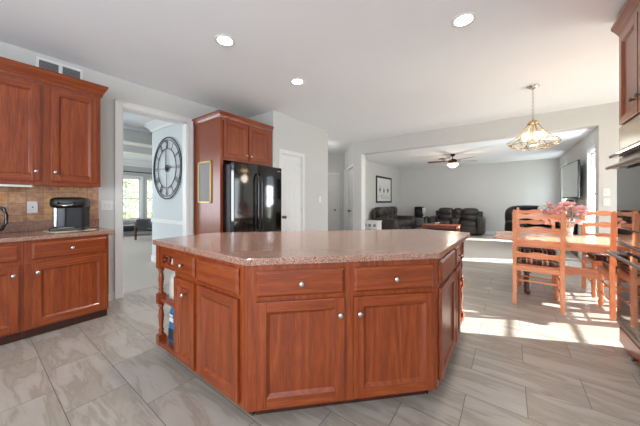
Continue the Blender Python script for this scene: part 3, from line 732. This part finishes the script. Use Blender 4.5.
plate('wall_outlet', 'white outlet on the tan backsplash behind the coffee maker', ((-3.9355, .795, 1.155), PI/2), 1, 'outlet')
plate('light_switch', 'white double switch plate beside the cased opening, right of the backsplash', ((XL+.001, 1.005, 1.165), PI/2), 2, 'toggle')
plate('light_switch', 'white switch plate to the right of the white pantry door', ((-3.233, 4.42, 1.25), PI/2), 1, 'toggle')
plate('light_switch', 'upper of two stacked white plates on the wall left of the ovens', ((1.245, 5.949, 1.355), 0), 1, 'toggle', 'stacked plates left of the ovens')
plate('light_switch', 'lower of two stacked white plates on the wall left of the ovens', ((1.245, 5.949, 1.20), 0), 1, 'toggle', 'stacked plates left of the ovens')
plate('thermostat', 'small white thermostat on the pale wall right of the large clock', ((-4.40, 2.199, 1.33), 0), 1, 'jack')
# ================================================================== COUNTER APPLIANCES
t = thing('trivet', 'thin cream board lying under the coffee maker', 'board', (-3.71, .64, .9105), .2)
MB().prism(rounded([(-.15, -.17), (.15, -.17), (.15, .17), (-.15, .17)], .03), 0, .006).build('board', 'cork', t)
t = thing('coffee_maker', 'black single-serve coffee maker with clear grey water tank on the left worktop', 'coffee maker', (-3.73, .645, .917), math.radians(68))
# local: front -y ; width x
m = MB(); m.prism(rounded([(-.02, -.13), (.13, -.13), (.13, .14), (-.02, .14)], .03), 0, .235); m.box(-.02, .13, -.0, .14, .2, .30)
m.build('body', 'navy_black', t, .006)
m = MB(); m.prism(rounded([(-.135, -.15), (.135, -.15), (.135, .14), (-.135, .14)], .03), 0, .03); m.build('base', 'black_plastic', t, .005)
m = MB(); m.puff(-.14, .14, -.15, .145, .225, .34, r=.45); m.build('brew_head', 'black_plastic', t)
m = MB(); m.tube([(-.06, -.15, .285), (-.045, -.185, .262), (0, -.20, .255), (.045, -.185, .262), (.06, -.15, .285)], .009, 10); m.build('lift_handle', 'chrome', t)
m = MB(); m.prism(rounded([(-.135, -.02), (-.03, -.02), (-.03, .13), (-.135, .13)], .02), .03, .24); m.build('water_tank', 'grey_tank', t, .004)
m = MB(); m.box(-.12, -.10, -.035, -.022, .04, .23); m.build('tank_highlight', 'chrome', t, .003)  # chrome strip added as the tank's vertical highlight
MB().box(-.06, .06, -.165, -.13, .028, .036).build('drip_tray', 'pewter', t, .002)
t = thing('kettle', 'black electric kettle with loop handle at the left edge of the worktop', 'kettle', (-3.66, .045, .9105))
MB().lathe([(.075, .015), (.088, .03), (.090, .10), (.078, .20), (.062, .225), (.05, .235)], n=28).build('kettle_body', 'black_gloss', t)
MB().lathe([(.085, 0), (.088, .006), (.075, .014)], n=28).build('kettle_base', 'black_plastic', t)
MB().lathe([(.056, .235), (.052, .25), (.02, .256), (.012, .262), (.012, .275), (.004, .28)], n=20).build('lid', 'black_gloss', t)
MB().tube([(0, .062, .235), (0, .10, .258), (0, .145, .24), (0, .166, .18), (0, .16, .11), (0, .135, .055), (0, .085, .04)], .013, 10, ry=.016).build('handle', 'black_gloss', t)
MB().tube([(0, -.07, .18), (0, -.11, .21), (0, -.125, .225)], [.02, .014, .01], 10).build('spout', 'black_gloss', t)
# ================================================================== CLOCK on the pale wall (faces -Y)
t = thing('wall_clock', 'very large black metal skeleton clock with roman numerals on the pale wall', 'clock', (-5.10, 2.175, 1.82))
def ring(mb, r, w, d=.012, n=64):
    v = []; 
    for rr in (r-w/2, r+w/2):
        for y in (-d/2, d/2):
            for i in range(n): a = 2*PI*i/n; v.append((rr*math.cos(a), y, rr*math.sin(a)))
    f = []
    for i in range(n):
        j = (i+1) % n
        f += [(i, j, 2*n+j, 2*n+i), (n+i, 3*n+i, 3*n+j, n+j), (i, n+i, n+j, j), (2*n+i, 2*n+j, 3*n+j, 3*n+i)]
    mb.add(v, f)
R = .565
m = MB(); ring(m, R, .018); ring(m, R-.045, .009); m.build('outer_ring', 'black_metal', t)
m = MB(); ring(m, R-.20, .010); m.build('inner_ring', 'black_metal', t)
def bar(mb, p, q, w, d=.006):
    p = Vector((p[0], 0, p[1])); q = Vector((q[0], 0, q[1])); u = (q-p).normalized(); s = Vector((-u.z, 0, u.x))*w/2; y = Vector((0, d/2, 0))
    mb.add([p-s-y, p+s-y, q+s-y, q-s-y, p-s+y, p+s+y, q+s+y, q-s+y], [(0, 1, 2, 3), (7, 6, 5, 4), (0, 4, 5, 1), (1, 5, 6, 2), (2, 6, 7, 3), (3, 7, 4, 0)])
NUM = ['XII', 'I', 'II', 'III', 'IIII', 'V', 'VI', 'VII', 'VIII', 'IX', 'X', 'XI']
for k, s in enumerate(NUM):
    a = PI/2-k*PI/6; er = Vector((math.cos(a), math.sin(a))); et = Vector((math.sin(a), -math.cos(a)))
    wid = {'I': .022, 'V': .05, 'X': .05}; tot = sum(wid[c] for c in s); x = -tot/2; m = MB(); r0, r1 = R-.19, R-.06
    P = lambda x, r: tuple(er*r+et*x)
    for c in s:
        w = wid[c]; c0, c1 = x+.006, x+w-.006; mid = x+w/2
        if c == 'I': bar(m, P(mid, r0), P(mid, r1), .006)
        elif c == 'V': bar(m, P(mid, r0), P(c0, r1), .006); bar(m, P(mid, r0), P(c1, r1), .004)
        else: bar(m, P(c0, r0), P(c1, r1), .004); bar(m, P(c1, r0), P(c0, r1), .006)
        x += w
    m.build('numeral', 'black_metal', t)
m = MB()
for k in range(4):
    a = k*PI/2; bar(m, (.06*math.cos(a), .06*math.sin(a)), ((R-.2)*math.cos(a), (R-.2)*math.sin(a)), .006)
m.build('spoke', 'black_metal', t)
m = MB(); ring(m, .055, .02); m.cyl((0, -.02, 0), .03, .03, 20, axis='Y'); m.build('hub', 'black_metal', t)
m = MB(); bar(m, (0, 0), (.20, .02), .016); m.build('hour_hand', 'black_metal', t, loc=(0, -.014, 0))
m = MB(); bar(m, (0, 0), (-.01, .33), .012); m.build('minute_hand', 'black_metal', t, loc=(0, -.02, 0))
# front room furniture
t = thing('chaise_lounge', 'black leather chaise by the front room window beyond the opening', 'sofa', (-10.75, 3.50, .003), math.radians(70))
MB().puff(-.9, .9, -.38, .38, .16, .38, r=.35).build('seat', 'leather_black', t)
m = MB(); m.puff(-1.0, -.45, -.38, .38, .22, .62, r=.6); m.build('headrest', 'leather_black', t)
for x in (-.75, .75):
    for y in (-.3, .3): MB().cyl((x, y, 0), .025, .18, 8).build('leg', 'black_metal', t)
t = thing('armchair', 'low dark armchair beside the black chaise in the front room', 'chair', (-9.1, 3.50, .003), math.radians(200))
MB().puff(-.35, .35, -.35, .35, .28, .44, r=.35).build('seat', 'leather_black', t)
MB().puff(-.35, .35, .22, .36, .38, .66, r=.4).build('backrest', 'leather_black', t)
for s in (-1, 1):
    MB().box(s*.37-.025, s*.37+.025, -.33, .33, .52, .56).build('arm', 'walnut_and_shaded_leg', t, .006)
    for y in (-.31, .31): MB().box(s*.37-.022, s*.37+.022, y-.022, y+.022, 0, .52).build('leg', 'walnut_and_shaded_leg', t, .004)
t = thing('curtain_rod', 'dark curtain rod above the front room window', 'curtain rod', (-11.34, 3.1, 2.3))
MB().tube([(0, -.2, 0), (0, 1.32, 0)], .018, 8).build('rod', 'black_metal', t); m = MB()
for y in (0, 1.1): m.box(-.16, 0, y-.01, y+.01, -.01, .01)
m.build('bracket', 'black_metal', t)
# ================================================================== FAMILY ROOM
def recliner_sofa(t, W, seats, D=.95, H=.95, console=None):
    # local: faces -y, x from 0 to W
    MB().box(.12, W-.12, .08, D-.1, .06, .30).build('base', 'leather_dark', t, .02)
    for x0 in (0, W-.24):
        m = MB(); m.puff(x0, x0+.24, 0, D-.06, .04, .64, r=.35); m.build('armrest', 'leather_dark', t)
    xs = []; x = .22; tot = W-.44
    cw = .28 if console else 0
    sw = (tot-cw)/seats
    for k in range(seats):
        if console and k == console: xs.append((x, x+cw, True)); x += cw
        xs.append((x, x+sw, False)); x += sw
    for x0, x1, con in xs:
        if con:
            MB().puff(x0, x1, .06, D-.3, .1, .60, r=.25).build('console', 'leather_dark', t)
        else:
            MB().puff(x0+.005, x1-.005, -.02, D-.28, .28, .50, r=.4).build('seat_cushion', 'leather_dark', t)
            MB().puff(x0+.01, x1-.01, -.05, .06, .06, .34, r=.4).build('footrest', 'leather_dark', t)
        m = MB()
        m.puff(x0+.01, x1-.01, D-.36, D-.08, .42, .72, r=.5); m.puff(x0+.01, x1-.01, D-.34, D-.03, .66, H, r=.5)
        m.build('back_cushion', 'leather_dark', t)
    MB().box(.10, W-.10, D-.16, D-.06, .1, H-.12).build('back_frame', 'leather_dark', t, .03)
t = thing('recliner_sofa', 'dark brown leather reclining sofa against the back wall of the family room', 'sofa', (-2.46, 10.28, .003)); recliner_sofa(t, 1.80, 2, .96, .95, console=1)
t = thing('loveseat', 'dark brown leather tufted sofa along the left wall under the framed picture', 'sofa', (-2.86, 8.05, .003), PI/2); recliner_sofa(t, 2.15, 3, .97, 1.0)
t = thing('end_table', 'black open-frame end table left of the reclining sofa', 'table', (-2.93, 10.85, .003))
MB().box(-.30, .30, -.28, .28, .55, .58).build('tabletop', 'black_metal', t, .004)
MB().box(-.27, .27, -.25, .25, .18, .20).build('lower_shelf', 'black_metal', t, .003)
for x in (-.275, .275):
    for y in (-.255, .255): MB().box(x-.02, x+.02, y-.02, y+.02, 0, .55).build('leg', 'black_metal', t)
t = thing('speaker_box', 'black square speaker standing on the black end table', 'speaker', (-2.93, 10.85, .5835))
MB().box(-.16, .16, -.15, .15, 0, .40).build('housing', 'black_plastic', t, .03); MB().cyl((0, -.156, .2), .11, .006, 24, axis='Y').build('driver', 'ink', t)
t = thing('table_lamp', 'small white cylinder lamp on the end table beside the sofa arm', 'lamp', (-2.72, 10.72, .5835))
MB().lathe([(.05, 0), (.05, .015), (.012, .02), (.012, .12)], n=16).build('lamp_base', 'white_plastic', t); MB().lathe([(.06, .12), (.06, .36)], n=20).build('lamp_shade', 'fabric_white', t)
t = thing('coffee_table', 'low reddish wood coffee table in front of the reclining sofa', 'table', (-1.80, 9.15, .003))
MB().box(-.55, .55, -.32, .32, .41, .45).build('tabletop', 'cherry', t, .008); MB().box(-.50, .50, -.27, .27, .33, .41).build('apron', 'cherry', t, .003)
for x in (-.49, .49):
    for y in (-.26, .26): MB().lathe([(.035, .41), (.03, .3), (.022, .1), (.03, .03), (.025, 0)][::-1], (x, y, 0), 12).build('leg', 'cherry', t)
t = thing('glass_dish', 'small clear glass dish on the coffee table', 'dish', (-1.9, 9.1, .4535)); MB().lathe([(.04, 0), (.045, .01), (.10, .06), (.105, .062), (.05, .02)], n=20, caps=False).build('dish', 'vase_glass', t)
# framed picture on left family wall (faces +X)
t = LT(-3.879, 8.72, 1.14, 'framed_picture', 'black-framed pale picture of dark plants on the family room left wall', 'picture')
w, h, fw = 1.50, 1.0, .07
MB().box(0, w, -.03, 0, 0, fw).box(0, w, -.03, 0, h-fw, h).box(0, fw, -.03, 0, fw, h-fw).box(w-fw, w, -.03, 0, fw, h-fw).build('frame', 'ink', t, .004)
MB().box(fw, w-fw, -.012, 0, fw, h-fw).build('print', 'paper_white', t)
m = MB(); random.seed(5)
def quad2(m, x, z, a, l, w_, mi=0):
    dx, dz = math.cos(a), math.sin(a); m.add([(x-dz*w_, -.0135, z+dx*w_), (x+dz*w_, -.0135, z-dx*w_), (x+dx*l, -.0135, z+dz*l)], [(0, 1, 2)], mi)
for cx, cz, s in ((.35, .50, 1.0), (.72, .46, .8), (1.12, .48, 1.0)):
    for k in range(26): quad2(m, cx, cz, random.uniform(0, 2*PI), .13*s*random.uniform(.5, 1), .018)
    quad2(m, cx, cz, PI/2, .24*s, .02); quad2(m, cx, cz, -PI/2, .2*s, .012)
m.build('dark_plants', 'ink', t)
m = MB()
for k in range(60): quad2(m, random.uniform(.15, 1.35), random.uniform(.12, .30), random.uniform(.2, PI-.2), .09*random.uniform(.4, 1), .012)
m.build('grey_grass', 'ink_grey', t)
# white cabinet near the left jamb
t = thing('storage_chest', 'small white chest with round cut-outs on its front beside the left jamb', 'cabinet', (-3.10, 6.72, .003))
MB().box(-.22, .22, -.15, .15, .04, .64).build('chest_body', 'white_trim', t, .006)
MB().box(-.235, .235, -.165, .165, .64, .665).build('chest_top', 'white_trim', t, .004)
for x in (-.14, 0, .14):
    for z in (.54, .40, .26): MB().cyl((x, -.1505, z), .045, -.003, 16, axis='Y').build('cut_out', 'ink_grey', t)
# fireplace on right wall
t = thing('fireplace', 'fireplace with cream mantel and black firebox under the television', 'fireplace', (1.325, 7.98, .003), -PI/2)  # local x-> -Y; front -y -> -X
MB().box(-.72, -.45, -.16, 0, 0, 1.02).box(.45, .72, -.16, 0, 0, 1.02).box(-.45, .45, -.16, 0, .78, 1.02).build('surround', 'beige_stone', t, .004)
MB().box(-.80, .80, -.24, 0, 1.02, 1.07).box(-.76, .76, -.2, 0, 1.07-.11, 1.02).build('mantel_shelf', 'beige_stone', t, .01)
MB().box(-.45, .45, -.13, -.02, 0.02, .78).build('firebox', 'firebox', t, .004)
m = MB().box(-.45, -.41, -.15, -.13, .02, .78).box(.41, .45, -.15, -.13, .02, .78).box(-.41, .41, -.15, -.13, .72, .78).box(-.41, .41, -.15, -.13, .02, .08)
for k in range(4): m.box(-.39, .39, -.145, -.135, .09+k*.02, .10+k*.02)
m.build('firebox_frame', 'stainless', t)
MB().box(-.72, .72, -.45, -.161, 0, .03).build('hearth', 'beige_stone', t, .004)
# TV swivelled on the wall above
a = Vector((1.205, 7.75)); b = Vector((1.13, 9.2)); ang = math.atan2(a.y-b.y, a.x-b.x)
t = thing('television', 'wide flat television mounted on the wall above the cream mantel', 'television', (b.x, b.y, 1.28), ang)
L = (a-b).length
MB().box(0, L, 0, .035, 0, .83).build('tv_housing', 'black_plastic', t, .006)
MB().box(.02, L-.02, -.003, 0, .03, .81).build('screen', 'oven_glass', t)
MB().box(L/2-.1, L/2+.1, .035, .10, .3, .5).build('wall_mount', 'black_metal', t)
t = thing('mantel_speaker', 'small dark box on the mantel at the lower left of the television', 'speaker', (1.20, 8.66, 1.0735)); MB().box(-.07, .07, -.06, .06, 0, .17).build('housing', 'black_plastic', t, .01)
# recliner beyond the table
t = thing('recliner', 'black leather rounded recliner beyond the dining table with a white pillow', 'chair', (.58, 9.35, .003), math.radians(25))
MB().puff(-.50, .50, -.45, .35, .10, .50, r=.4).build('seat', 'leather_black', t)
MB().puff(-.56, .54, .12, .55, .40, 1.09, r=.62).build('backrest', 'leather_black', t)
for s in (-1, 1): MB().puff(s*.50-.13, s*.50+.13, -.45, .35, .08, .66, r=.45).build('armrest', 'leather_black', t)
MB().cyl((0, 0, 0), .3, .12, 24).build('swivel_base', 'black_metal', t)
t = thing('throw_pillow', 'white throw pillow resting on the black recliner', 'pillow', (.78, 9.05, .87), 0)
MB().puff(-.16, .16, -.1, .10, -.06, .22, r=.6).build('pillow_body', 'fabric_white', t)
# ceiling fan
fx, fy = -1.34, 8.5
t = thing('ceiling_fan', 'dark bronze ceiling fan with a lit bowl light in the family room', 'ceiling fan', (fx, fy, 2.599))
MB().lathe([(.06, 0), (.07, -.03), (.03, -.06)], n=20).build('canopy', 'bronze', t)
MB().cyl((0, 0, -.16), .012, .12, 10).build('downrod', 'bronze', t)
MB().lathe([(.05, -.14), (.10, -.16), (.12, -.20), (.10, -.25), (.06, -.27)], n=28).build('motor_housing', 'bronze', t)
MB().lathe([(.14, -.275), (.15, -.285), (.13, -.34), (.08, -.38), (.02, -.395)], n=28).build('light_bowl', 'bowl_glow', t)
MB().lathe([(.012, -.395), (.018, -.41), (.006, -.43)], n=10).build('finial', 'bronze', t)
for k in range(5):
    a = math.radians(33+72*k); T = Matrix.Rotation(a, 4, 'Z') @ Matrix.Rotation(math.radians(10), 4, 'X')
    m = MB(T); m.prism(rounded([(.20, -.055), (.70, -.07), (.70, .07), (.20, .055)], .03), -.196, -.188); bl = m.build('blade', 'walnut_and_shaded_leg', t)
    m = MB(T); m.box(.09, .24, -.018, .018, -.205, -.197); m.build('blade_iron', 'bronze', bl)
l = bpy.data.lights.new('fan_lamp', 'POINT'); l.energy = 10; l.color = (1, .85, .65); l.shadow_soft_size = .1; o = bpy.data.objects.new('fan_lamp', l); C.objects.link(o); o.location = (fx, fy, 2.12)
l = bpy.data.lights.new('hall_fill', 'POINT'); l.energy = 5; l.color = (1, .96, .9); l.shadow_soft_size = .1; o = bpy.data.objects.new('hall_fill', l); C.objects.link(o); o.location = (-4.25, 5.6, 2.5)  # second point light is unseen, added to brighten the hall
# ================================================================== RECESSED LIGHTS
for x, y, lab in ((-2.193, 1.457, 'round recessed ceiling light nearest the left wall cabinets'), (-2.193, 2.509, 'round recessed ceiling light in front of the refrigerator, smallest of the three'), (-.31, 2.487, 'round recessed ceiling light furthest right above the island end')):
    t = thing('recessed_light', lab, 'ceiling light', (x, y, ZC), 0, 'recessed ceiling lights')
    MB().lathe([(.070, -.001), (.095, -.001), (.095, -.006), (.088, -.010), (.068, -.004)], n=32, caps=False).build('trim_ring', 'white_plastic', t)
    MB().lathe([(.001, -.003), (.071, -.003)], n=32, caps=False).build('lens', 'lamp_glow', t)
    l = bpy.data.lights.new('downlight', 'SPOT'); l.energy = 30; l.color = (1, .97, .93); l.spot_size = 2.2; l.spot_blend = .8; l.shadow_soft_size = .07
    o = bpy.data.objects.new('downlight', l); C.objects.link(o); o.location = (x, y, ZC-.03)
# ================================================================== PENDANT
px, py = .263, 4.466
t = thing('pendant_lamp', 'brass and glass pendant lamp hanging over the dining table', 'lamp', (px, py, ZC-.001))
MB().lathe([(.065, 0), (.07, -.012), (.03, -.035), (.012, -.04)], n=24).build('canopy', 'chrome', t)
m = MB(); z = -.04; k = 0
while z > -.44:
    c = []
    for i in range(10):
        a = 2*PI*i/10; q = .009*math.cos(a); w = .016*math.sin(a); c.append((q, 0, z-.016+w) if k % 2 == 0 else (0, q, z-.016+w))
    m.tube(c, .0025, 5, closed=True); z -= .026; k += 1
m.build('chain', 'brass', t)
n = 8; z0, z1, z2, z3 = -.46, -.70, -.76, -.87; rings = [(.05, z0-.04), (.17, z1+.03), (.29, z1-.05), (.27, z2-.02), (.15, z3+.04), (.10, z3+.02)]
P = [[Vector((r*math.cos(2*PI*i/n+.2), r*math.sin(2*PI*i/n+.2), z)) for i in range(n)] for r, z in rings]
m = MB()
for i in range(n):
    m.tube([P[0][i], P[1][i], P[2][i]], .004, 5); m.tube([P[2][i], P[2][(i+1) % n]], .0035, 5)
    m.tube([P[2][i], P[3][i]], .0035, 5); m.tube([P[3][i], P[3][(i+1) % n]], .0035, 5); m.tube([P[3][i], P[4][i]], .0035, 5); m.tube([P[4][i], P[4][(i+1) % n]], .0035, 5)
m.lathe([(.03, -.46), (.045, -.475), (.06, -.49), (.06, -.51)], n=16)
m.build('brass_frame', 'brass', t)
m = MB()
for a_, b_ in ((0, 1), (1, 2), (2, 3), (3, 4)):
    for i in range(n): j = (i+1) % n; m.add([P[a_][i], P[a_][j], P[b_][j], P[b_][i]], [(0, 1, 2, 3)])
m.build('glass_shade', 'lamp_glass', t)
m = MB(); m.cyl((0, 0, -.72), .008, .28, 8)
for i in range(5):
    a = 2*PI*i/5; m.tube([(0, 0, -.72), (.05*math.cos(a), .05*math.sin(a), -.74), (.10*math.cos(a), .10*math.sin(a), -.72)], .006, 6)
m.build('socket_arm', 'brass', t)
for i in range(5):
    a = 2*PI*i/5; MB().ball((.10*math.cos(a), .10*math.sin(a), -.675), .034, 12, sz=1.4).build('bulb', 'bulb_glow', t)
l = bpy.data.lights.new('pendant_glow', 'POINT'); l.energy = 4; l.color = (1, .88, .72); l.shadow_soft_size = .12; o = bpy.data.objects.new('pendant_glow', l); C.objects.link(o); o.location = (px, py, ZC-.9)
# ================================================================== DINING
t = thing('dining_table', 'long honey wood dining table with turned legs behind the ladder-back chairs', 'table', (0, 0, 0))
MB().prism(rounded([(-.16, 4.03), (1.80, 4.03), (1.80, 4.98), (-.16, 4.98)], .07), .722, .75).build('tabletop', 'table_wood', t, .008)
MB().box(.08, 1.56, 4.14, 4.16, .64, .722).box(.08, 1.56, 4.85, 4.87, .64, .722).box(.08, .10, 4.16, 4.85, .64, .722).box(1.54, 1.56, 4.16, 4.85, .64, .722).build('apron', 'table_wood', t, .002)
for x in (.20, 1.44):
    for y in (4.37, 4.63):
        MB().box(x-.04, x+.04, y-.04, y+.04, .60, .70).lathe([(.034, .60), (.04, .57), (.022, .54), (.036, .48), (.04, .42), (.026, .33), (.036, .28), (.036, .22), (.022, .18), (.036, .12), (.028, .05), (.036, .03), (.03, 0)][::-1], (x, y, 0), 16).build('leg', 'walnut_and_shaded_leg', t, 0)  # shade under the table put into the legs' dark walnut colour
m = MB(); n_ = 24; v = []
for i in range(n_+1):
    u = i/n_; x = .235+(1.405-.235)*u; zb = .285+.018*math.cos(u*PI*10)
    v += [(x, 4.49, .385), (x, 4.49, zb), (x, 4.52, .385), (x, 4.52, zb)]
f = []
for i in range(n_):
    a, b = i*4, i*4+4; f += [(a, a+1, b+1, b), (a+2, b+2, b+3, a+3), (a, b, b+2, a+2), (a+1, a+3, b+3, b+1)]
m.add(v, f); m.build('stretcher', 'table_wood', t)
for x in (.20, 1.44): MB().box(x-.02, x+.02, 4.412, 4.588, .29, .38).build('cross_rail', 'table_wood', t, .003)
def chair(label, loc, rot):
    t = thing('dining_chair', label, 'chair', loc, rot, 'ladder-back dining chairs around the table')
    # faces +y, back posts at y=-.2
    def tilt(z): return -.20-max(0, z-.45)*.13
    for s in (-1, 1):
        m = MB(); pts = [(s*.21, -.20-.03*(1-min(1, z/.45)), z) for z in (0, .2, .45)]+[(s*.21, tilt(z), z) for z in (.6, .85, 1.09)]
        for i in range(len(pts)-1):
            (xa, ya, za), (xb, yb, zb) = pts[i], pts[i+1]; q = .019
            m.add([(xa-q, ya-q, za), (xa+q, ya-q, za), (xa+q, ya+q, za), (xa-q, ya+q, za), (xb-q, yb-q, zb), (xb+q, yb-q, zb), (xb+q, yb+q, zb), (xb-q, yb+q, zb)], [(0, 3, 2, 1), (4, 5, 6, 7), (0, 1, 5, 4), (1, 2, 6, 5), (2, 3, 7, 6), (3, 0, 4, 7)])
        m.ball((s*.21, tilt(1.10), 1.098), .018, 10)
        m.build('back_post', 'pine', t, 0)
        MB().lathe([(.016, 0), (.024, .02), (.026, .05), (.018, .08), (.024, .13), (.022, .25), (.022, .40), (.024, .455)], (s*.205, .215, 0), 14).build('front_leg', 'pine', t)
        MB().tube([(s*.208, -.205, .17), (s*.205, .215, .17)], .009, 8).build('side_stretcher', 'pine_cross', t)
        MB().tube([(s*.208, -.205, .30), (s*.205, .215, .30)], .009, 8).build('side_stretcher', 'pine_cross', t)
    MB().tube([(-.205, .215, .24), (.205, .215, .24)], .010, 8).build('front_stretcher', 'pine_cross', t)
    MB().tube([(-.208, -.21, .285), (.208, -.21, .285)], .010, 8).build('rear_stretcher', 'pine_cross', t)
    for zc in (1.04, .885, .735, .585):
        m = MB(); N = 20; v = []; y = tilt(zc)
        for i in range(N+1):
            u = i/N; x = -.195+.39*u; bow = -.018*math.sin(PI*u); w_ = .012*math.sin(PI*u)**2*(1 if abs(u-.5) < .34 else .3)+.006*math.cos(u*PI*4)
            for yy, zz in ((y+bow-.008, zc-.027-.006*math.cos(u*PI*4)), (y+bow+.008, zc-.027-.006*math.cos(u*PI*4)), (y+bow+.008, zc+.026+w_), (y+bow-.008, zc+.026+w_)): v.append((x, yy, zz))
        f = [(i*4+j, i*4+(j+1) % 4, (i+1)*4+(j+1) % 4, (i+1)*4+j) for i in range(N) for j in range(4)]+[(0, 1, 2, 3), (N*4, N*4+1, N*4+2, N*4+3)]
        m.add(v, f, 0, False); m.build('ladder_slat', 'pine_cross', t)
    for y0, y1 in ((-.215, -.18), (.20, .23)): MB().box(-.19, .19, y0, y1, .395, .455).build('seat_rail', 'pine_cross', t, .003)
    for x0, x1 in ((-.225, -.19), (.19, .225)): MB().box(x0, x1, -.18, .235, .395, .455).build('side_rail', 'pine', t, .003)
    MB().box(-.22, .22, -.18, .245, .456, .468).build('seat', 'pine_cross', t, .004)
    c = MB().puff(-.205, .205, -.165, .25, .469, .53, r=.35).build('seat_cushion', 'plaid', t); c['label'] = 'dark plaid seat cushion'
    return t
chair('honey wood ladder-back chair with plaid cushion at the near left side of the table', (.27, 4.07, 0), math.radians(-1))
chair('honey wood ladder-back chair with plaid cushion partly hidden by the wall ovens', (1.07, 4.13, 0), 0)
chair('honey wood ladder-back chair on the far side of the table behind the pink flowers', (.33, 4.93, 0), PI)
chair('honey wood ladder-back chair on the far side of the table nearest the ovens', (1.07, 4.91, 0), PI+.03)
# vase and flowers
t = thing('vase', 'clear glass vase of pink flowers on the dining table', 'vase', (.63, 4.62, .7505))
MB().lathe([(.045, 0), (.05, .01), (.042, .05), (.05, .12), (.066, .19), (.070, .20), (.062, .19), (.046, .12), (.036, .05), (.04, .02), (.002, .015)], n=24, caps=False).build('vase_glass', 'vase_glass', t)
MB().lathe([(.002, .016), (.036, .02), (.033, .05), (.042, .12), (.002, .12)], n=20, caps=False).build('pebbles', 'petal_white', t)
random.seed(11)
proto = None
for k in range(20):
    ph = random.uniform(0, 2*PI); rr = random.uniform(.0, .20); hh = .33+random.uniform(-.11, .10)-rr*.2
    # bouquet leans toward -X
    hx, hy, hz = .57+rr*math.cos(ph)-.02, 4.62+rr*math.sin(ph)*.8, .7505+hh
    if proto is None:
        f = bpy.data.objects.new('pink_flower', None); C.objects.link(f)
        m = MB()
        for p in range(6):
            a = 2*PI*p/6; c, s = math.cos(a), math.sin(a); pts = []
            for (r, w_, z) in ((.004, .006, 0), (.02, .014, .012), (.04, .017, .014), (.058, .001, .002)):
                pts.append([(r*c-w_*s, r*s+w_*c, z), (r*c+w_*s, r*s-w_*c, z)])
            v = [q for pr_ in pts for q in pr_]; m.add(v, [(2*i, 2*i+1, 2*i+3, 2*i+2) for i in range(3)], 0, True)
        for p in range(5):
            a = 2*PI*p/5+.3; c, s = math.cos(a), math.sin(a)
            v = [(.002*c-.004*s, .002*s+.004*c, 0), (.002*c+.004*s, .002*s-.004*c, 0), (.018*c+.011*s, .018*s-.011*c, .024), (.018*c-.011*s, .018*s+.011*c, .024), (.03*c, .03*s, .036)]
            m.add(v, [(0, 1, 2, 3), (3, 2, 4)], 0, True)
        m.build('petals', 'petal', f); MB().ball((0, 0, .012), .007, 8).build('flower_center', 'petal_white', f)
        m = MB(); m.tube([(0, 0, 0), (0, 0, -.06)], .0022, 5); m.add([(0, 0, -.03), (.02, .008, -.02), (.045, 0, -.01), (.02, -.008, -.02)], [(0, 1, 2, 3)]); m.build('stem', 'leaf', f)
        proto = f
    else: f = dup(proto)
    f.location = (hx, hy, hz); f.rotation_euler = (-(hy-4.62)*3+random.uniform(-.4, .4)+.5, (hx-.62)*3-.3, ph)
    f.scale = (1.45,)*3
    pos = ('upper' if hh > .31 else 'lower')+(' left' if hx < .52 else (' right' if hx > .60 else ' middle'))
    tag(f, 'pink lily-like bloom in the %s part of the bouquet in the glass vase' % pos, 'flower', 'pink flowers in the vase, ' + pos)
t = thing('bouquet_greenery', 'green stems and leaves spreading from the glass vase', 'leaves', (.63, 4.62, .76)); m = MB()
for k in range(22):
    a = k*2.4; r = .04+.008*(k % 12); m.tube([(0, 0, 0), (.02*math.cos(a), .02*math.sin(a), .18), (r*math.cos(a)-.02, r*math.sin(a), .28)], .002, 5)
    p = Vector((r*math.cos(a)*1.15-.02, r*math.sin(a)*1.1, .25)); d = Vector((math.cos(a), math.sin(a), .2)); s = Vector((-math.sin(a), math.cos(a), 0))
    m.add([p, p+d*.04+s*.014, p+d*.09, p+d*.04-s*.014], [(0, 1, 2, 3)])
m.build('stem_cluster', 'leaf', t)
